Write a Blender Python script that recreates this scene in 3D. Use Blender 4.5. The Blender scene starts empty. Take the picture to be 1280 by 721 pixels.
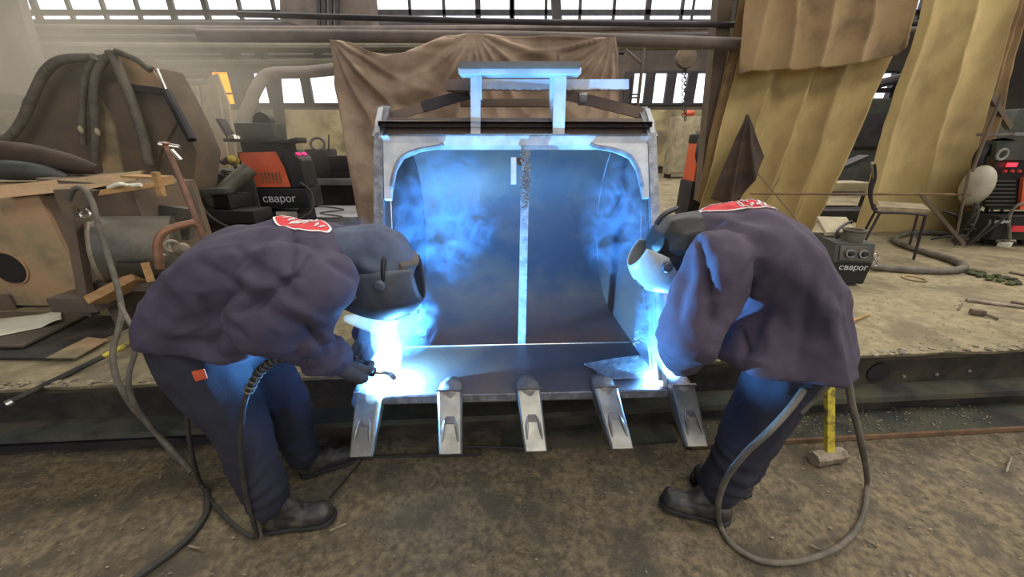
import bpy, bmesh, math, random
import numpy as np
from mathutils import Vector, Matrix, noise, Euler
from mathutils.bvhtree import BVHTree
random.seed(7)
SC = bpy.context.scene
COL = SC.collection
PI = math.pi
# ------------------------------------------------------------------ camera
TILT = math.radians(21.8); CT, ST = math.cos(TILT), math.sin(TILT); FP = 450.0; CH = 1.5
cd = bpy.data.cameras.new('camera'); cam = bpy.data.objects.new('camera', cd); COL.objects.link(cam)
cd.sensor_width = 36; cd.lens = FP/1280*36; cd.clip_start = .02; cd.clip_end = 200
cam.location = (0, 0, CH); cam.rotation_euler = (PI/2-TILT, 0, 0); SC.camera = cam
# ------------------------------------------------------------------ world, light, exposure
w = bpy.data.worlds.new('sky'); SC.world = w; w.use_nodes = True
w.node_tree.nodes['Background'].inputs[0].default_value = (.93, .96, 1, 1)
w.node_tree.nodes['Background'].inputs[1].default_value = 3.0
def area(name, loc, sx, sy, e, color=(1, 1, 1), rot=(0, 0, 0)):
    l = bpy.data.lights.new(name, 'AREA'); l.shape = 'RECTANGLE'; l.size = sx; l.size_y = sy; l.energy = e; l.color = color
    o = bpy.data.objects.new(name, l); COL.objects.link(o); o.location = loc; o.rotation_euler = rot; return o
area('roof_light', (3.5, -1.5, 7.6), 10, 3, 480, (1, .95, .86))  # unseen overhead area lamp as fill; the roof slab has no openings
area('window_daylight', (0, -5.6, 3.6), 14, 3.2, 300, (.95, .96, 1), (math.radians(86), 0, 0))  # added behind the camera to brighten surfaces facing it; no window is built
area('roof_light', (9, 2.5, 6.2), 2.5, 5, 340, (1, .95, .84), (0, math.radians(58), 0))  # side fill added high at the right to shade the canvas folds
area('roof_light', (-1, 6.5, 7.6), 20, 2.5, 1000, (1, .96, .88))  # unseen overhead fill over the middle of the hall
area('roof_light', (1, 12, 7.6), 24, 2, 900, (1, .97, .92))  # unseen overhead fill over the rear of the hall
ARC_L = (-.528, 1.320, .520); ARC_R = (.655, 1.368, .520)
def arc_lamp(loc, e):
    l = bpy.data.lights.new('arc_light', 'POINT'); l.energy = e; l.color = (.13, .46, 1.0); l.shadow_soft_size = .012
    o = bpy.data.objects.new('arc_light', l); COL.objects.link(o); o.location = loc; return o
arc_lamp(ARC_L, 340); arc_lamp(ARC_R, 215)
SC.view_settings.view_transform = 'Standard'; SC.view_settings.look = 'None'; SC.view_settings.gamma = 1
SC.view_settings.use_curve_mapping = False; SC.view_settings.exposure = 0.0
SC.cycles.max_bounces = 6; SC.cycles.diffuse_bounces = 3; SC.cycles.volume_bounces = 1; SC.cycles.transparent_max_bounces = 12
SC.cycles.volume_step_rate = 1.5; SC.cycles.sample_clamp_indirect = 6; SC.cycles.use_denoising = True
# ------------------------------------------------------------------ measuring helpers
def ray(px, py):
    u = (px-640)/FP; v = (360.5-py)/FP
    return Vector((u, CT+v*ST, v*CT-ST))
def at(px, py, Y):
    r = ray(px, py); t = Y/r.y; return Vector((r.x*t, Y, CH+r.z*t))
def onz(px, py, z):
    r = ray(px, py); t = (z-CH)/r.z; return Vector((r.x*t, r.y*t, z))
DK = .44
def dk(px, py, h=0): return onz(px, py, DK+h)
def srgb(r, g, b):
    f = lambda c: ((c/255+.055)/1.055)**2.4 if c > 10 else c/255/12.92
    return (f(r), f(g), f(b), 1)
# ------------------------------------------------------------------ materials
def mat(name, c1, c2=None, rough=.7, metal=0.0, scale=6.0, bump=.15, bscale=60.0, lo=.4, hi=.6, c3=None, s3=1.5, stretch=None, r2=None, detail=8):
    m = bpy.data.materials.new(name); m.use_nodes = True
    nt = m.node_tree; N = nt.nodes; L = nt.links; b = N['Principled BSDF']
    b.inputs['Roughness'].default_value = rough; b.inputs['Metallic'].default_value = metal
    tc = N.new('ShaderNodeTexCoord'); mp = N.new('ShaderNodeMapping'); L.new(tc.outputs['Object'], mp.inputs[0])
    if stretch: mp.inputs['Scale'].default_value = stretch
    if c2 is None: c2 = tuple(x*.75 for x in c1[:3])+(1,)
    def nz(s, d):
        n = N.new('ShaderNodeTexNoise'); n.inputs['Scale'].default_value = s; n.inputs['Detail'].default_value = d
        n.inputs['Roughness'].default_value = .62; L.new(mp.outputs[0], n.inputs['Vector']); return n
    n1 = nz(scale, detail); rp = N.new('ShaderNodeValToRGB'); L.new(n1.outputs[0], rp.inputs[0])
    rp.color_ramp.elements[0].position = lo; rp.color_ramp.elements[0].color = c1
    rp.color_ramp.elements[1].position = hi; rp.color_ramp.elements[1].color = c2
    out = rp.outputs[0]
    if c3:
        n3 = nz(s3, 6); r3 = N.new('ShaderNodeValToRGB'); L.new(n3.outputs[0], r3.inputs[0])
        r3.color_ramp.elements[0].position = .48; r3.color_ramp.elements[1].position = .62
        mx = N.new('ShaderNodeMix'); mx.data_type = 'RGBA'; L.new(r3.outputs[0], mx.inputs[0]); L.new(out, mx.inputs[6])
        mx.inputs[7].default_value = c3; out = mx.outputs[2]
    L.new(out, b.inputs['Base Color'])
    if r2 is not None:
        mr = N.new('ShaderNodeMapRange'); L.new(n1.outputs[0], mr.inputs[0]); mr.inputs[1].default_value = .35; mr.inputs[2].default_value = .65
        mr.inputs[3].default_value = rough; mr.inputs[4].default_value = r2; L.new(mr.outputs[0], b.inputs['Roughness'])
    if bump:
        nb = nz(bscale, 4); bp = N.new('ShaderNodeBump'); bp.inputs['Strength'].default_value = bump; bp.inputs['Distance'].default_value = .01
        L.new(nb.outputs[0], bp.inputs['Height']); L.new(bp.outputs[0], b.inputs['Normal'])
    return m
def emit(name, c, s):
    m = bpy.data.materials.new(name); m.use_nodes = True; nt = m.node_tree; nt.nodes.clear()
    e = nt.nodes.new('ShaderNodeEmission'); e.inputs[0].default_value = c; e.inputs[1].default_value = s
    o = nt.nodes.new('ShaderNodeOutputMaterial'); nt.links.new(e.outputs[0], o.inputs[0]); return m
M = {}
M['floor'] = mat('oily_floor', srgb(84, 75, 60), srgb(136, 120, 92), .85, scale=34, bump=1.0, bscale=70, lo=.36, hi=.66, c3=srgb(84, 76, 62), s3=5, r2=.6, detail=14)
M['deck'] = mat('dusty_deck', srgb(156, 144, 114), srgb(120, 109, 84), .9, scale=16, bump=.9, bscale=34, lo=.33, hi=.68, c3=srgb(112, 102, 80), s3=3.4, detail=14)
M['beam'] = mat('oily_beam', srgb(46, 42, 37), srgb(74, 66, 52), .75, scale=4, bump=.35, bscale=30, c3=srgb(34, 34, 34), s3=2.5)  # recess shade under the deck is darkened into this oily brown
M['greenplate'] = mat('painted_dusty_plate', srgb(62, 68, 62), srgb(84, 78, 62), .8, scale=5, bump=.45, bscale=26, c3=srgb(46, 46, 44), s3=3)
M['rustedge'] = mat('rusty_edge', srgb(126, 96, 66), srgb(98, 78, 58), .8, scale=9, bump=.3)
M['wall'] = mat('hall_wall', srgb(88, 78, 70), srgb(66, 60, 56), .9, scale=.8, bump=.2, bscale=5)
M['dado'] = mat('yellow_dado_paint', srgb(172, 158, 118), srgb(146, 132, 98), .8, scale=1.2, bump=.2, bscale=8, c3=srgb(112, 100, 80), s3=.6)
M['steeldark'] = mat('dark_sooty_steel', srgb(58, 52, 56), srgb(40, 37, 42), .6, .2, scale=3, bump=.2, bscale=40)
M['pipe'] = mat('dusty_pipe', srgb(112, 100, 94), srgb(88, 80, 76), .75, scale=2, bump=.2)
M['pipegreen'] = mat('olive_pipe', srgb(108, 102, 84), srgb(84, 82, 70), .75, scale=2, bump=.2)
M['column'] = mat('column_paint', srgb(112, 100, 92), srgb(86, 76, 72), .85, scale=1.5, bump=.2)
M['canvas'] = mat('mustard_canvas', srgb(192, 170, 118), srgb(160, 138, 92), .95, scale=1.3, bump=.25, bscale=130, lo=.35, hi=.7, c3=srgb(146, 124, 86), s3=1.0, stretch=(1, 1, .5))
M['canvas2'] = mat('brown_canvas', srgb(168, 142, 104), srgb(138, 114, 84), .95, scale=1.6, bump=.25, bscale=130, lo=.35, hi=.7, c3=srgb(112, 94, 70), s3=1.4)
M['tarp'] = mat('grey_brown_tarp', srgb(172, 150, 130), srgb(148, 126, 108), .95, scale=1.4, bump=.2, bscale=130, c3=srgb(128, 108, 90), s3=1.2)
M['leather'] = mat('dark_leather_tarp', srgb(72, 56, 44), srgb(54, 43, 36), .8, scale=4, bump=.2)
M['bucket_rim'] = mat('primed_grey_steel', srgb(205, 206, 208), srgb(176, 180, 184), .55, .05, scale=7, bump=.12, bscale=70)
M['bucket_in'] = mat('mill_scale_steel', srgb(86, 76, 78), srgb(112, 88, 76), .5, .15, scale=1.6, bump=.06, bscale=60, c3=srgb(72, 66, 74), s3=1.1)
M['bucket_up'] = mat('bare_rolled_steel', srgb(120, 122, 132), srgb(96, 96, 106), .42, .5, scale=2.5, bump=.06, bscale=60)
M['bucket_dark'] = mat('dark_scale_bar', srgb(104, 90, 84), srgb(116, 96, 80), .6, .1, scale=6, bump=.2)
M['lip'] = mat('lip_steel', srgb(120, 100, 86), srgb(98, 88, 88), .42, .5, scale=2.6, bump=.08, c3=srgb(86, 82, 88), s3=2.0)
M['cutsteel'] = mat('flame_cut_edge', srgb(150, 152, 158), srgb(116, 118, 126), .45, .5, scale=25, bump=.5, bscale=90)
M['tooth'] = mat('cast_tooth_steel', srgb(150, 148, 140), srgb(122, 120, 114), .36, .6, scale=9, bump=.1, bscale=120)
M['adapter'] = mat('cast_adapter_steel', srgb(130, 124, 118), srgb(104, 96, 92), .45, .55, scale=12, bump=.25, bscale=90)
M['jacket'] = mat('navy_work_jacket', srgb(74, 68, 86), srgb(64, 58, 76), .95, scale=7, bump=.25, bscale=260)
M['jacket2'] = mat('purple_navy_jacket', srgb(82, 72, 88), srgb(70, 62, 78), .95, scale=7, bump=.25, bscale=260)
M['trousers'] = mat('navy_work_trousers', srgb(44, 44, 56), srgb(36, 36, 48), .95, scale=7, bump=.25, bscale=260)
M['boot'] = mat('black_leather_boot', srgb(52, 48, 48), srgb(38, 36, 38), .5, scale=9, bump=.2, c3=srgb(92, 84, 74), s3=7)
M['sole'] = mat('boot_rubber', srgb(34, 33, 35), srgb(26, 26, 28), .7)
M['glove'] = mat('grey_leather_glove', srgb(62, 64, 74), srgb(46, 48, 58), .8, scale=14, bump=.3)
M['skin'] = mat('skin', srgb(188, 142, 116), srgb(176, 128, 104), .55, scale=12, bump=.05)
M['hood'] = mat('blue_grey_hood', srgb(88, 96, 116), srgb(70, 78, 100), .9, scale=8, bump=.25, bscale=200)
M['mask'] = mat('matt_mask_plastic', srgb(84, 88, 98), srgb(64, 68, 78), .45, scale=8, bump=.05)
M['visor'] = mat('pale_visor_plastic', srgb(176, 182, 184), srgb(150, 158, 162), .3, scale=6, bump=.05)
M['black'] = mat('black_plastic', srgb(34, 33, 36), srgb(26, 26, 29), .5, bump=.05)
M['rubber'] = mat('black_rubber_cable', srgb(62, 58, 54), srgb(44, 42, 40), .6, scale=20, bump=.1)
M['greyrubber'] = mat('dusty_grey_hose', srgb(112, 104, 92), srgb(84, 80, 72), .75, scale=10, bump=.2)
M['orange'] = mat('orange_machine_paint', srgb(216, 98, 62), srgb(196, 84, 54), .5, scale=5, bump=.05)
M['white'] = mat('white_lettering', srgb(222, 222, 220), srgb(205, 205, 205), .6, bump=0)
M['red'] = mat('red_patch', srgb(214, 60, 66), srgb(196, 50, 58), .8, scale=30, bump=.1)
M['rust'] = mat('rusty_plate', srgb(178, 144, 110), srgb(146, 136, 104), .85, scale=2.0, bump=.3, bscale=22, c3=srgb(122, 112, 86), s3=2.4)
M['rustdark'] = mat('dark_rust', srgb(108, 92, 76), srgb(88, 78, 68), .85, scale=3, bump=.3, bscale=22)
M['drum'] = mat('scuffed_grey_drum', srgb(104, 98, 86), srgb(76, 72, 66), .55, .3, scale=4, bump=.15)
M['wood'] = mat('pale_pine', srgb(178, 140, 92), srgb(152, 116, 74), .8, scale=5, bump=.2, stretch=(1, 8, 8))
M['paper'] = mat('white_paper', srgb(226, 224, 204), srgb(212, 208, 188), .9, bump=.05)
M['chrome'] = mat('bright_fitting', srgb(205, 200, 190), srgb(170, 165, 158), .25, .9, bump=.05)
M['castiron'] = mat('light_cast_iron', srgb(150, 148, 150), srgb(122, 120, 124), .5, .3, scale=4, bump=.15)
M['yellow'] = mat('yellow_paint', srgb(206, 188, 66), srgb(176, 158, 52), .6, scale=18, bump=.1, c3=srgb(96, 84, 48), s3=16)
M['hammer'] = mat('worn_hammer_steel', srgb(156, 146, 126), srgb(116, 104, 88), .55, .3, scale=14, bump=.4)
M['cabinet'] = mat('cream_cabinet', srgb(176, 166, 138), srgb(150, 140, 116), .8, scale=4, bump=.1)
M['copper'] = mat('copper_coloured_pipe', srgb(150, 108, 82), srgb(112, 84, 68), .5, .4, scale=8, bump=.2)
M['seat'] = mat('worn_plywood', srgb(150, 134, 106), srgb(120, 104, 82), .7, scale=6, bump=.15)
M['moss'] = mat('green_rag', srgb(74, 78, 44), srgb(46, 48, 32), .95, scale=20, bump=.5)
M['debris'] = mat('slag_bits', srgb(150, 140, 118), srgb(92, 84, 70), .8, scale=30, bump=.3)
M['greymach'] = mat('grey_machine_paint', srgb(72, 74, 70), srgb(56, 59, 56), .6, scale=5, bump=.1)
M['tankwhite'] = mat('off_white_tank', srgb(172, 166, 148), srgb(150, 142, 122), .6, scale=4, bump=.1)
M['led'] = emit('red_display', (1, .03, .05, 1), 3.0); M['ledpink'] = emit('pink_display', (1, .05, .22, 1), 1.6)
M['amber'] = mat('amber_sheet', srgb(250, 180, 20), srgb(240, 160, 10), .6, bump=0)
_b = M['amber'].node_tree.nodes['Principled BSDF']; _b.inputs['Transmission Weight'].default_value = .6; _b.inputs['Emission Color'].default_value = (1, .5, .01, 1)
M['gauge'] = mat('gauge_face', srgb(150, 150, 142), srgb(120, 120, 114), .4, bump=0)
def glass_mat():
    m = bpy.data.materials.new('window_glass'); m.use_nodes = True; nt = m.node_tree; nt.nodes.clear()
    t = nt.nodes.new('ShaderNodeBsdfTransparent'); g = nt.nodes.new('ShaderNodeBsdfGlossy'); g.inputs['Roughness'].default_value = .1
    t.inputs[0].default_value = (.93, .93, .95, 1)
    x = nt.nodes.new('ShaderNodeMixShader'); x.inputs[0].default_value = .06; o = nt.nodes.new('ShaderNodeOutputMaterial')
    nt.links.new(t.outputs[0], x.inputs[1]); nt.links.new(g.outputs[0], x.inputs[2]); nt.links.new(x.outputs[0], o.inputs[0]); return m
M['glass'] = glass_mat()
# ------------------------------------------------------------------ object helpers
def tag(o, label=None, cat=None, group=None, kind=None):
    if label: o['label'] = label
    if cat: o['category'] = cat
    if group: o['group'] = group
    if kind: o['kind'] = kind
    return o
def origin(o):
    p = Vector((0, 0, 0))
    while o is not None: p = p+Vector(o.location); o = o.parent
    return p
def thing(name, loc, label, cat, group=None, kind=None):
    o = bpy.data.objects.new(name, None); COL.objects.link(o); o.location = loc; o.empty_display_size = .1
    return tag(o, label, cat, group, kind)
def link(name, me, m, parent=None, sharp=35, mods=None):
    if m and not me.materials: me.materials.append(m)
    o = bpy.data.objects.new(name, me); COL.objects.link(o)
    if parent is not None:
        o.parent = parent; T = origin(parent)
    else:
        co = np.empty(len(me.vertices)*3); me.vertices.foreach_get('co', co); co = co.reshape(-1, 3)
        T = Vector(((co[:, 0].min()+co[:, 0].max())/2, (co[:, 1].min()+co[:, 1].max())/2, co[:, 2].min())); o.location = T
    me.transform(Matrix.Translation(-T))
    if sharp is not None:
        me.shade_smooth() if hasattr(me, 'shade_smooth') else None
        me.set_sharp_from_angle(angle=math.radians(sharp))
    me.update(); return o
class MB:
    def __init__(s): s.v = []; s.f = []
    def add(s, vs, fs):
        n = len(s.v); s.v += [tuple(x) for x in vs]; s.f += [tuple(i+n for i in f) for f in fs]; return s
    def box(s, c, d, rz=0, rx=0, ry=0, bev=0):
        R = Euler((rx, ry, rz)).to_matrix(); c = Vector(c); x, y, z = d[0]/2, d[1]/2, d[2]/2
        if bev <= 0:
            P = [(a*x, b*y, e*z) for a in (-1, 1) for b in (-1, 1) for e in (-1, 1)]
            return s.add([c+R@Vector(p) for p in P], [(0, 1, 3, 2), (4, 6, 7, 5), (0, 4, 5, 1), (2, 3, 7, 6), (0, 2, 6, 4), (1, 5, 7, 3)])
        bm = bmesh.new(); bmesh.ops.create_cube(bm, size=1)
        for v in bm.verts: v.co = Vector((v.co.x*d[0], v.co.y*d[1], v.co.z*d[2]))
        bmesh.ops.bevel(bm, geom=bm.edges[:], offset=bev, segments=2, affect='EDGES', profile=.7)
        bm.verts.index_update(); vs = [c+R@v.co for v in bm.verts]; fs = [[v.index for v in f.verts] for f in bm.faces]; bm.free()
        return s.add(vs, fs)
    def bar(s, a, b, wd, th, up=(0, 0, 1)):        # rectangular bar from a to b: wd across, th along up
        a = Vector(a); b = Vector(b); d = (b-a).normalized(); U = Vector(up); sd = d.cross(U).normalized(); U = sd.cross(d).normalized()
        P = [p+sd*(i*wd/2)+U*(j*th/2) for p in (a, b) for i, j in ((-1, -1), (1, -1), (1, 1), (-1, 1))]
        return s.add(P, [(0, 3, 2, 1), (4, 5, 6, 7), (0, 1, 5, 4), (1, 2, 6, 5), (2, 3, 7, 6), (3, 0, 4, 7)])
    def tube(s, pts, r, n=10, smooth=0, cap=True):
        P = [Vector(p) for p in pts]
        if smooth: P = spline(P, smooth)
        k = len(P); R = [r]*k if not hasattr(r, '__len__') else list(np.interp(np.linspace(0, 1, k), np.linspace(0, 1, len(r)), r))
        vs = []; fs = []; prev = None
        for i in range(k):
            t = (P[min(i+1, k-1)]-P[max(i-1, 0)]).normalized()
            if prev is None: nrm = t.orthogonal().normalized()
            else: nrm = (prev-t*prev.dot(t)).normalized()
            prev = nrm; bn = t.cross(nrm)
            for j in range(n):
                a = 2*PI*j/n; vs.append(P[i]+(nrm*math.cos(a)+bn*math.sin(a))*R[i])
        for i in range(k-1):
            for j in range(n): fs.append((i*n+j, i*n+(j+1) % n, (i+1)*n+(j+1) % n, (i+1)*n+j))
        if cap: fs.append(tuple(range(n-1, -1, -1))); fs.append(tuple((k-1)*n+j for j in range(n)))
        return s.add(vs, fs)
    def ring(s, c, R, r, axis=(0, 0, 1), n=24, m=8):
        q = Vector(axis).to_track_quat('Z', 'Y'); c = Vector(c); vs = []; fs = []
        for i in range(n):
            a = 2*PI*i/n
            for j in range(m):
                b = 2*PI*j/m; vs.append(c+q@Vector(((R+r*math.cos(b))*math.cos(a), (R+r*math.cos(b))*math.sin(a), r*math.sin(b))))
        for i in range(n):
            for j in range(m): fs.append((i*m+j, ((i+1) % n)*m+j, ((i+1) % n)*m+(j+1) % m, i*m+(j+1) % m))
        return s.add(vs, fs)
    def lathe(s, prof, c, axis=(0, 0, 1), n=24):   # prof: (radius, height)
        q = Vector(axis).to_track_quat('Z', 'Y'); c = Vector(c); vs = []; fs = []
        for r, h in prof:
            for i in range(n): a = 2*PI*i/n; vs.append(c+q@Vector((r*math.cos(a), r*math.sin(a), h)))
        for k in range(len(prof)-1):
            for i in range(n): fs.append((k*n+i, k*n+(i+1) % n, (k+1)*n+(i+1) % n, (k+1)*n+i))
        fs.append(tuple(range(n-1, -1, -1))); fs.append(tuple((len(prof)-1)*n+i for i in range(n)))
        return s.add(vs, fs)
    def prism(s, poly, off):                       # poly: 3-D points, extruded by off
        k = len(poly); off = Vector(off); P = [Vector(p) for p in poly]
        return s.add(P+[p+off for p in P], [tuple(range(k)), tuple(range(2*k-1, k-1, -1))]+[(i, i+k, (i+1) % k+k, (i+1) % k) for i in range(k)])
    def ball(s, c, r, sub=2, rad=None):
        bm = bmesh.new(); bmesh.ops.create_icosphere(bm, subdivisions=sub, radius=1); bm.verts.index_update(); c = Vector(c)
        rr = rad or (r, r, r); vs = [c+Vector((v.co.x*rr[0], v.co.y*rr[1], v.co.z*rr[2])) for v in bm.verts]; fs = [[v.index for v in f.verts] for f in bm.faces]; bm.free()
        return s.add(vs, fs)
    def mesh(s, name):
        me = bpy.data.meshes.new(name); me.from_pydata(s.v, [], s.f); me.validate()
        bm = bmesh.new(); bm.from_mesh(me); bmesh.ops.recalc_face_normals(bm, faces=bm.faces[:]); bm.to_mesh(me); bm.free(); return me
    def build(s, name, m, parent=None, label=None, cat=None, group=None, kind=None, sharp=35):
        return tag(link(name, s.mesh(name), M[m] if isinstance(m, str) else m, parent, sharp), label, cat, group, kind)
def spline(P, k):
    P = [Vector(p) for p in P]; Q = []
    for i in range(len(P)-1):
        a, b, c, d = P[max(i-1, 0)], P[i], P[i+1], P[min(i+2, len(P)-1)]
        for j in range(k):
            t = j/k; Q.append(.5*((2*b)+(c-a)*t+(2*a-5*b+4*c-d)*t*t+(3*b-a-3*c+d)*t**3))
    Q.append(P[-1]); return Q
def copy_tree(o, loc=None, rz=None, parent=None):
    c = o.copy(); COL.objects.link(c)
    if parent: c.parent = parent
    if loc is not None: c.location = loc
    if rz is not None: c.rotation_euler = (0, 0, rz)
    for ch in list(o.children): copy_tree(ch, None, None, c)
    return c
def grid_mesh(name, nu, nv, f):
    vs = [tuple(f(i/nu, j/nv)) for j in range(nv+1) for i in range(nu+1)]
    fs = [(j*(nu+1)+i, j*(nu+1)+i+1, (j+1)*(nu+1)+i+1, (j+1)*(nu+1)+i) for j in range(nv) for i in range(nu)]
    me = bpy.data.meshes.new(name); me.from_pydata(vs, [], fs); return me
def cloth(name, nu, nv, f, m, label, cat, th=.006, parent=None):
    o = link(name, grid_mesh(name, nu, nv, f), M[m], parent, None); o.data.shade_smooth()
    md = o.modifiers.new('thickness', 'SOLIDIFY'); md.thickness = th
    return tag(o, label, cat)
def nz3(p, s, o=0): return noise.noise(Vector((p[0]*s+o, p[1]*s+o*1.7, p[2]*s-o)))
# closed skin around hulls of ellipsoids -> one continuous surface
def blob(name, hulls, m, parent, vox=.012, it=6, disp=None, label=None, cut=None):
    MBB = MB()
    for H in hulls:
        bm = bmesh.new()
        for e in H:
            c, r = Vector(e[0]), e[1]
            rr = (r, r, r) if not hasattr(r, '__len__') else r
            R = Euler((0, math.radians(e[2]), math.radians(e[3]) if len(e) > 3 else 0)).to_matrix() if len(e) > 2 else Matrix.Identity(3)
            g = bmesh.ops.create_icosphere(bm, subdivisions=2, radius=1)
            for v in g['verts']: v.co = c+R@Vector((v.co.x*rr[0], v.co.y*rr[1], v.co.z*rr[2]))
        res = bmesh.ops.convex_hull(bm, input=bm.verts[:])
        bmesh.ops.delete(bm, geom=[v for v in set(res['geom_interior']) if isinstance(v, bmesh.types.BMVert)], context='VERTS')
        fs = [f for f in bm.faces]; bm.verts.index_update()
        MBB.add([v.co for v in bm.verts], [[v.index for v in f.verts] for f in fs]); bm.free()
    me = bpy.data.meshes.new(name); me.from_pydata(MBB.v, [], MBB.f)
    t = bpy.data.objects.new('tmp', me); COL.objects.link(t)
    md = t.modifiers.new('r', 'REMESH'); md.mode = 'VOXEL'; md.voxel_size = vox
    ms = t.modifiers.new('s', 'SMOOTH'); ms.iterations = it; ms.factor = .5
    dg = bpy.context.evaluated_depsgraph_get(); dg.update()
    me2 = bpy.data.meshes.new_from_object(t.evaluated_get(dg)); bpy.data.objects.remove(t)
    me2.name = name
    if disp:
        nn = [v.normal.copy() for v in me2.vertices]
        for v, n in zip(me2.vertices, nn): v.co = v.co+n*disp(v.co, n)
    o = link(name, me2, M[m], parent, None); me2.shade_smooth()
    if label: o['label'] = label
    o['_w'] = 0; del o['_w']
    return o
def folds(big=.016, small=.004, joints=(), seed=0, dirn=(1, 0, 0), creases=()):
    D = Vector(dirn).normalized(); CC = [(Vector((a, b)), Vector((c, d)), w_, k_) for a, b, c, d, w_, k_ in creases]
    def f(p, n):
        q = p-D*(p.dot(D))*.62                       # stretch along the body axis
        wv = Vector((nz3(p, 3, seed+5), nz3(p, 3, seed+9), nz3(p, 3, seed+13)))*.09
        a = 1-abs(noise.noise((q+wv)*6.0+Vector((seed, 0, 0))))*2.4
        b = noise.noise(p*16+Vector((0, seed, 0)))
        a2 = 1-abs(noise.noise((q+wv*.6)*13.0+Vector((0, seed, 4))))*2.6
        d = big*(max(a, -.6)-.35)*.8+small*b+big*.26*max(a2, -.5)
        r = p-Vector(cam.location); 
        if CC and n.dot(r) < 0:                      # long creases of the cloth on the side that is seen
            D_ = r.y*CT-r.z*ST; m_ = Vector((640+FP*r.x/D_, 360.5-FP*(r.z*CT+r.y*ST)/D_))
            for A_, B_, w_, k_ in CC:
                e = B_-A_; tt = min(1, max(0, (m_-A_).dot(e)/e.length_squared)); ds = (m_-A_-e*tt).length/(w_*(.5+1.0*min(tt, 1-tt)+.2))
                if ds < 3: d += k_*math.exp(-ds*ds)*(.45+1.1*min(1, 3*min(tt, 1-tt)+.2)*.5)
        for (c, r, ax, amp) in joints:
            l = (p-Vector(c)).length
            if l < r:
                t = (p-Vector(c)).dot(Vector(ax).normalized())+.03*nz3(p, 7, seed); wgt = (1-l/r)
                d += amp*wgt*math.sin(t*95+7*nz3(p, 6, seed))*(.5+noise.noise(p*11))
        return d
    return f
def bvh_of(o):
    T = origin(o); me = o.data
    return BVHTree.FromPolygons([v.co+T for v in me.vertices], [p.vertices[:] for p in me.polygons])
def text(name, body, loc, rot, size, m, parent, ext=.001):
    cu = bpy.data.curves.new(name, 'FONT'); cu.body = body; cu.size = size; cu.extrude = ext; cu.align_x = 'CENTER'; cu.align_y = 'CENTER'
    t = bpy.data.objects.new('tmp', cu); COL.objects.link(t); dg = bpy.context.evaluated_depsgraph_get(); dg.update()
    me = bpy.data.meshes.new_from_object(t.evaluated_get(dg)); bpy.data.objects.remove(t); me.materials.clear()
    me.transform(Matrix.Translation(Vector(loc)) @ Euler(rot).to_matrix().to_4x4())
    return link(name, me, M[m], parent, None)
exec_parts = []
# ================================================================== THE HALL
def rot_pt(p, c, a):
    x, y = p[0]-c[0], p[1]-c[1]; return Vector((c[0]+x*math.cos(a)-y*math.sin(a), c[1]+x*math.sin(a)+y*math.cos(a), p[2]))
EA = math.atan2(1.733-1.381, 2.849+2.384)          # the platform edge runs slightly away to the right
def edge_y(x, off=0): return 1.545+math.tan(EA)*(x-0)+off
def stS(name, mb, m, label=None, cat=None, parent=None, sharp=35): return mb.build(name, m, parent, label, cat, None, 'structure', sharp)
XW = 24
def floor_mesh():
    def f(u, v):
        x = -2.9+5.8*u if 0 < u < 1 else -9.2+18.4*u; y = .4+1.6*v if v > 0 else -6
        return (x, y, -.004+.010*nz3((x, y, 0), 2.2)+.004*nz3((x, y, 0), 9)+.003*nz3((x, y, 3), 26) if y > .3 else -.004)
    return grid_mesh('floor', 300, 110, f)
tag(link('floor', floor_mesh(), M['floor'], None, 60), 'dark oily concrete floor strewn with slag in front of the platform', 'floor', None, 'structure')
# platform
pf = thing('platform', (0, 2, 0), 'raised dusty steel work platform the bucket rests on', 'platform', None, 'structure')
def deck_top(x0, x1):
    n = 60
    def f(u, v):
        x = x0+(x1-x0)*u; y0 = edge_y(x, .012*nz3((x, 0, 0), 7)+.006*nz3((x, 3, 0), 30)); y = y0+(15-y0)*v**2.2
        z = DK-.010*(v < .001)+.006*nz3((x, y, 0), 3.5)*(1 if v > 0 else .4)
        return (x, y, z)
    return grid_mesh('deck_plate', n, 60, f)
for i, (a, b) in enumerate(((-9, -2.2), (-2.2, .55), (.55, 9))):
    o = link('deck_plate', deck_top(a+.004, b-.004), M['deck'], pf, 50); md = o.modifiers.new('t', 'SOLIDIFY'); md.thickness = .022; md.offset = -1
def ext(prof, x0=-9, x1=9, n=1):
    m_ = MB()
    A = [(x0, edge_y(x0, p[0]), p[1]) for p in prof]
    off = Vector((x1-x0, math.tan(EA)*(x1-x0), 0)); m_.prism(A, off); return m_
ext([(.015, .395), (.125, .395), (.125, .425), (.015, .425)]).build('top_flange', 'beam', pf)
ext([(.10, .17), (.13, .17), (.13, .40), (.10, .40)]).build('beam_web', 'beam', pf)
ext([(-.02, .135), (.14, .135), (.14, .17), (-.02, .17)]).build('bottom_flange', 'greenplate', pf)
ext([(.05, 0), (.3, 0), (.3, .14), (.05, .14)]).build('plinth', 'beam', pf)
ext([(-.14, 0.002), (.06, 0.002), (.06, .022), (-.14, .022)], .95, 9).build('floor_plate', 'greenplate', pf)
ext([(-.155, 0.002), (-.14, 0.002), (-.14, .026), (-.155, .026)], .95, 9).build('floor_plate_edge', 'rustedge', pf)
ext([(-.10, 0.002), (.06, 0.002), (.06, .012), (-.10, .012)], -.05, .90).build('floor_plate', 'greenplate', pf)
ext([(.03, .03), (.06, .03), (.06, .075), (.03, .075)], -9, -1.2).build('rail', 'steeldark', pf)
for px, py in ((1135, 474), (1180, 473), (1225, 470)):
    p = at(px, py, edge_y(1.9, .10)); p.y = edge_y(p.x, .10); MB().lathe([(.012, 0), (.012, .006), (.006, .012)], p, (0, -1, 0), 8).build('bolt', 'hammer', pf)
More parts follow.
